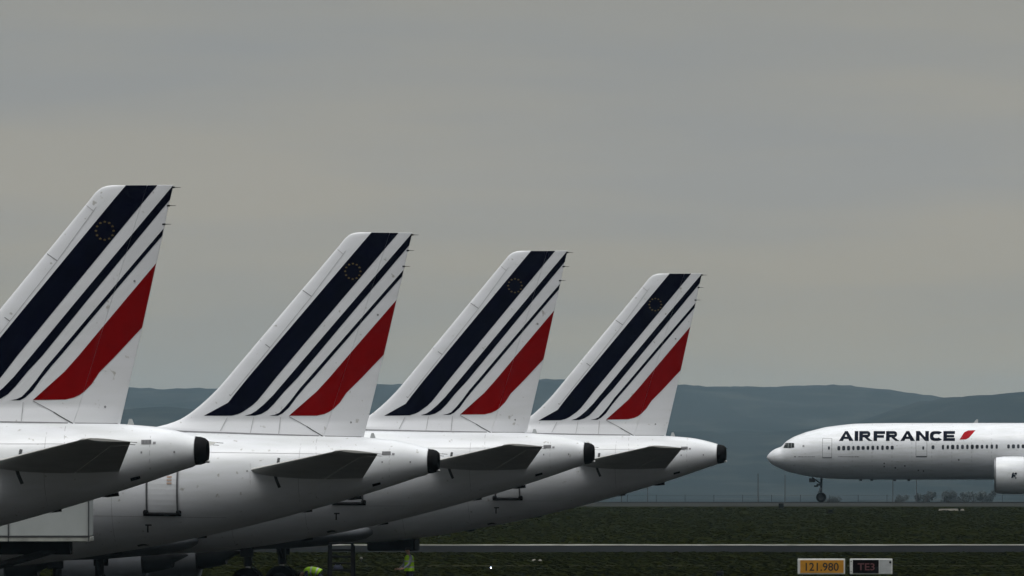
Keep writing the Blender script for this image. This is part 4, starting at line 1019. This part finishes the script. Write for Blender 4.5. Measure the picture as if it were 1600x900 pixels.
# masts beyond the taxiway
pole_lab = ['first of the six thin dark poles, just right of the farthest tail cone', 'thin dark pole, second from the left, below the farthest tail cone', 'thin dark pole standing just ahead of the taxiing airliner nose',
            'thin dark pole behind the taxiing airliner nose, right of the pole ahead of it', 'thin dark pole under the forward fuselage behind the nose wheel', 'thin dark pole under the fuselage, rightmost of the six']
pole_lab[0] = 'thin dark pole, leftmost of the six, behind the belly of the farthest parked airliner'
pole_lab[1] = 'thin dark pole, second of the six from the left, right of the farthest parked belly'
for i, (x, yt) in enumerate(((971, 746), (1012, 744), (1184.5, 740), (1226.5, 742), (1395, 741), (1432, 744))):
    s_ = 11.8; Y = F / s_; zt_ = CAMH - (yt - YH) / s_; z0 = terr((x - 800) / s_, Y)
    a = Mesh(); a.tube([(0, 0, -.2), (0, 0, zt_ - z0)], [.09, .055], M['pole'], 8)
    o = a.obj('pole', loc=((x - 800) / s_, Y, z0)); tag(o, pole_lab[i], 'pole', 'thin poles beyond the taxiway')
# wire fence strung behind the poles
r = empty('wire_fence', 'faint low wire fence running across beyond the taxiway', 'fence', (0, 1420, 0))
a = Mesh(); a_ = Mesh()
for k in range(5):
    a.box((0, 0, -2.9 + k * .62), (200, .02, .02), M['pole'])
a.obj('wire', r)
for k in range(40):
    b_ = Mesh(); x = -60 + k * 4; b_.tube([(x, .05, terr(x, 1420) - .1), (x, .05, -.3)], .03, M['steel'], 6); b_.obj('post', r)

# ------------------------------------------------------------------ far trees
def tree(x, yb_top, D, hgt, wdt, seed, leaf, label):
    X = (x - 800) * D / F; z0 = terr(X, D); rg = random.Random(seed)
    ztop = CAMH - (yb_top - YH) * D / F; hgt = ztop - z0
    r = empty('tree', label, 'tree', (X, D, z0), group='hazy trees beyond the taxiway')
    t = Mesh(); t.tube([(0, 0, -.2), (.1, 0, hgt * .35), (.05, 0, hgt * .75)], [wdt * .045, wdt * .035, wdt * .012], M['bark'], 8)
    for k in range(6):
        an = rg.uniform(0, 6.28); z = hgt * rg.uniform(.3, .6); t.tube([(.1, 0, z), (wdt * .3 * math.cos(an), wdt * .3 * math.sin(an), z + hgt * .2)], [wdt * .02, wdt * .008], M['bark'], 6)
    t.obj('trunk', r)
    V = []; Fc = []
    cl = [(rg.uniform(-.36, .36) * wdt, rg.uniform(-.36, .36) * wdt, hgt * rg.uniform(.38, .88), wdt * rg.uniform(.13, .24)) for _ in range(13)]
    for c in cl:
        for _ in range(230):
            p = Vector((rg.gauss(0, 1), rg.gauss(0, 1), rg.gauss(0, 1))); p = p.normalized() * c[3] * rg.uniform(.35, 1.1)
            p += Vector(c[:3]); q = .045 * wdt * rg.uniform(.4, 1)
            n_ = Vector((rg.gauss(0, 1), rg.gauss(0, 1), rg.gauss(0, 1))).normalized(); a1 = n_.orthogonal().normalized(); a2 = n_.cross(a1)
            i = len(V); V += [tuple(p + a1 * q), tuple(p + a2 * q * .7), tuple(p - a1 * q), tuple(p - a2 * q * .6)]; Fc.append((i, i + 1, i + 2, i + 3))
    c_ = Mesh(); c_.add(V, Fc, leaf); c_.obj('crown', r)
for i, (x, yt, D, wdt, lf, lab) in enumerate((
        (1289, 777, 1900, 2.6, 'leafA', 'small hazy bush-like tree just right of the nose wheel'),
        (1304, 775, 1900, 3.0, 'leafB', 'small hazy rounded tree, second to the right of the nose wheel'),
        (1408, 771, 2000, 3.2, 'leafA', 'hazy tree between the two poles under the fuselage'),
        (1446, 761, 2000, 4.2, 'leafB', 'tall hazy tree just right of the rightmost pole'),
        (1478, 766, 2100, 4.4, 'leafA', 'hazy tree, second right of the rightmost pole'),
        (1498, 763, 2100, 4.0, 'leafB', 'hazy tree in the middle of the clump left of the engine'),
        (1521, 767, 2050, 4.4, 'leafA', 'hazy tree of the clump nearest the engine'),
        (1541, 765, 2150, 4.0, 'leafB', 'hazy tree directly beside the front of the engine'))):
    tree(x, yt, D, 0, wdt, 20 + i, M[lf], lab)

# ------------------------------------------------------------------ haze
a = Mesh(); a.box((0, 6150, 43), (2 * HX + 40, 12800, 112), None)
hm = bpy.data.materials.new('haze_air'); hm.use_nodes = True; t = hm.node_tree
t.nodes.remove(t.nodes['Principled BSDF'])
pv = t.nodes.new('ShaderNodeVolumePrincipled'); pv.inputs['Color'].default_value = (0.60, 0.85, 1.0, 1); pv.inputs['Density'].default_value = 3.1e-5; pv.inputs['Anisotropy'].default_value = 0.0
t.links.new(pv.outputs[0], t.nodes['Material Output'].inputs['Volume'])
a.mats = [hm]
hz = a.obj('haze'); tag(hz, 'pale bluish haze lying over the airfield and hills', 'haze', kind='stuff')
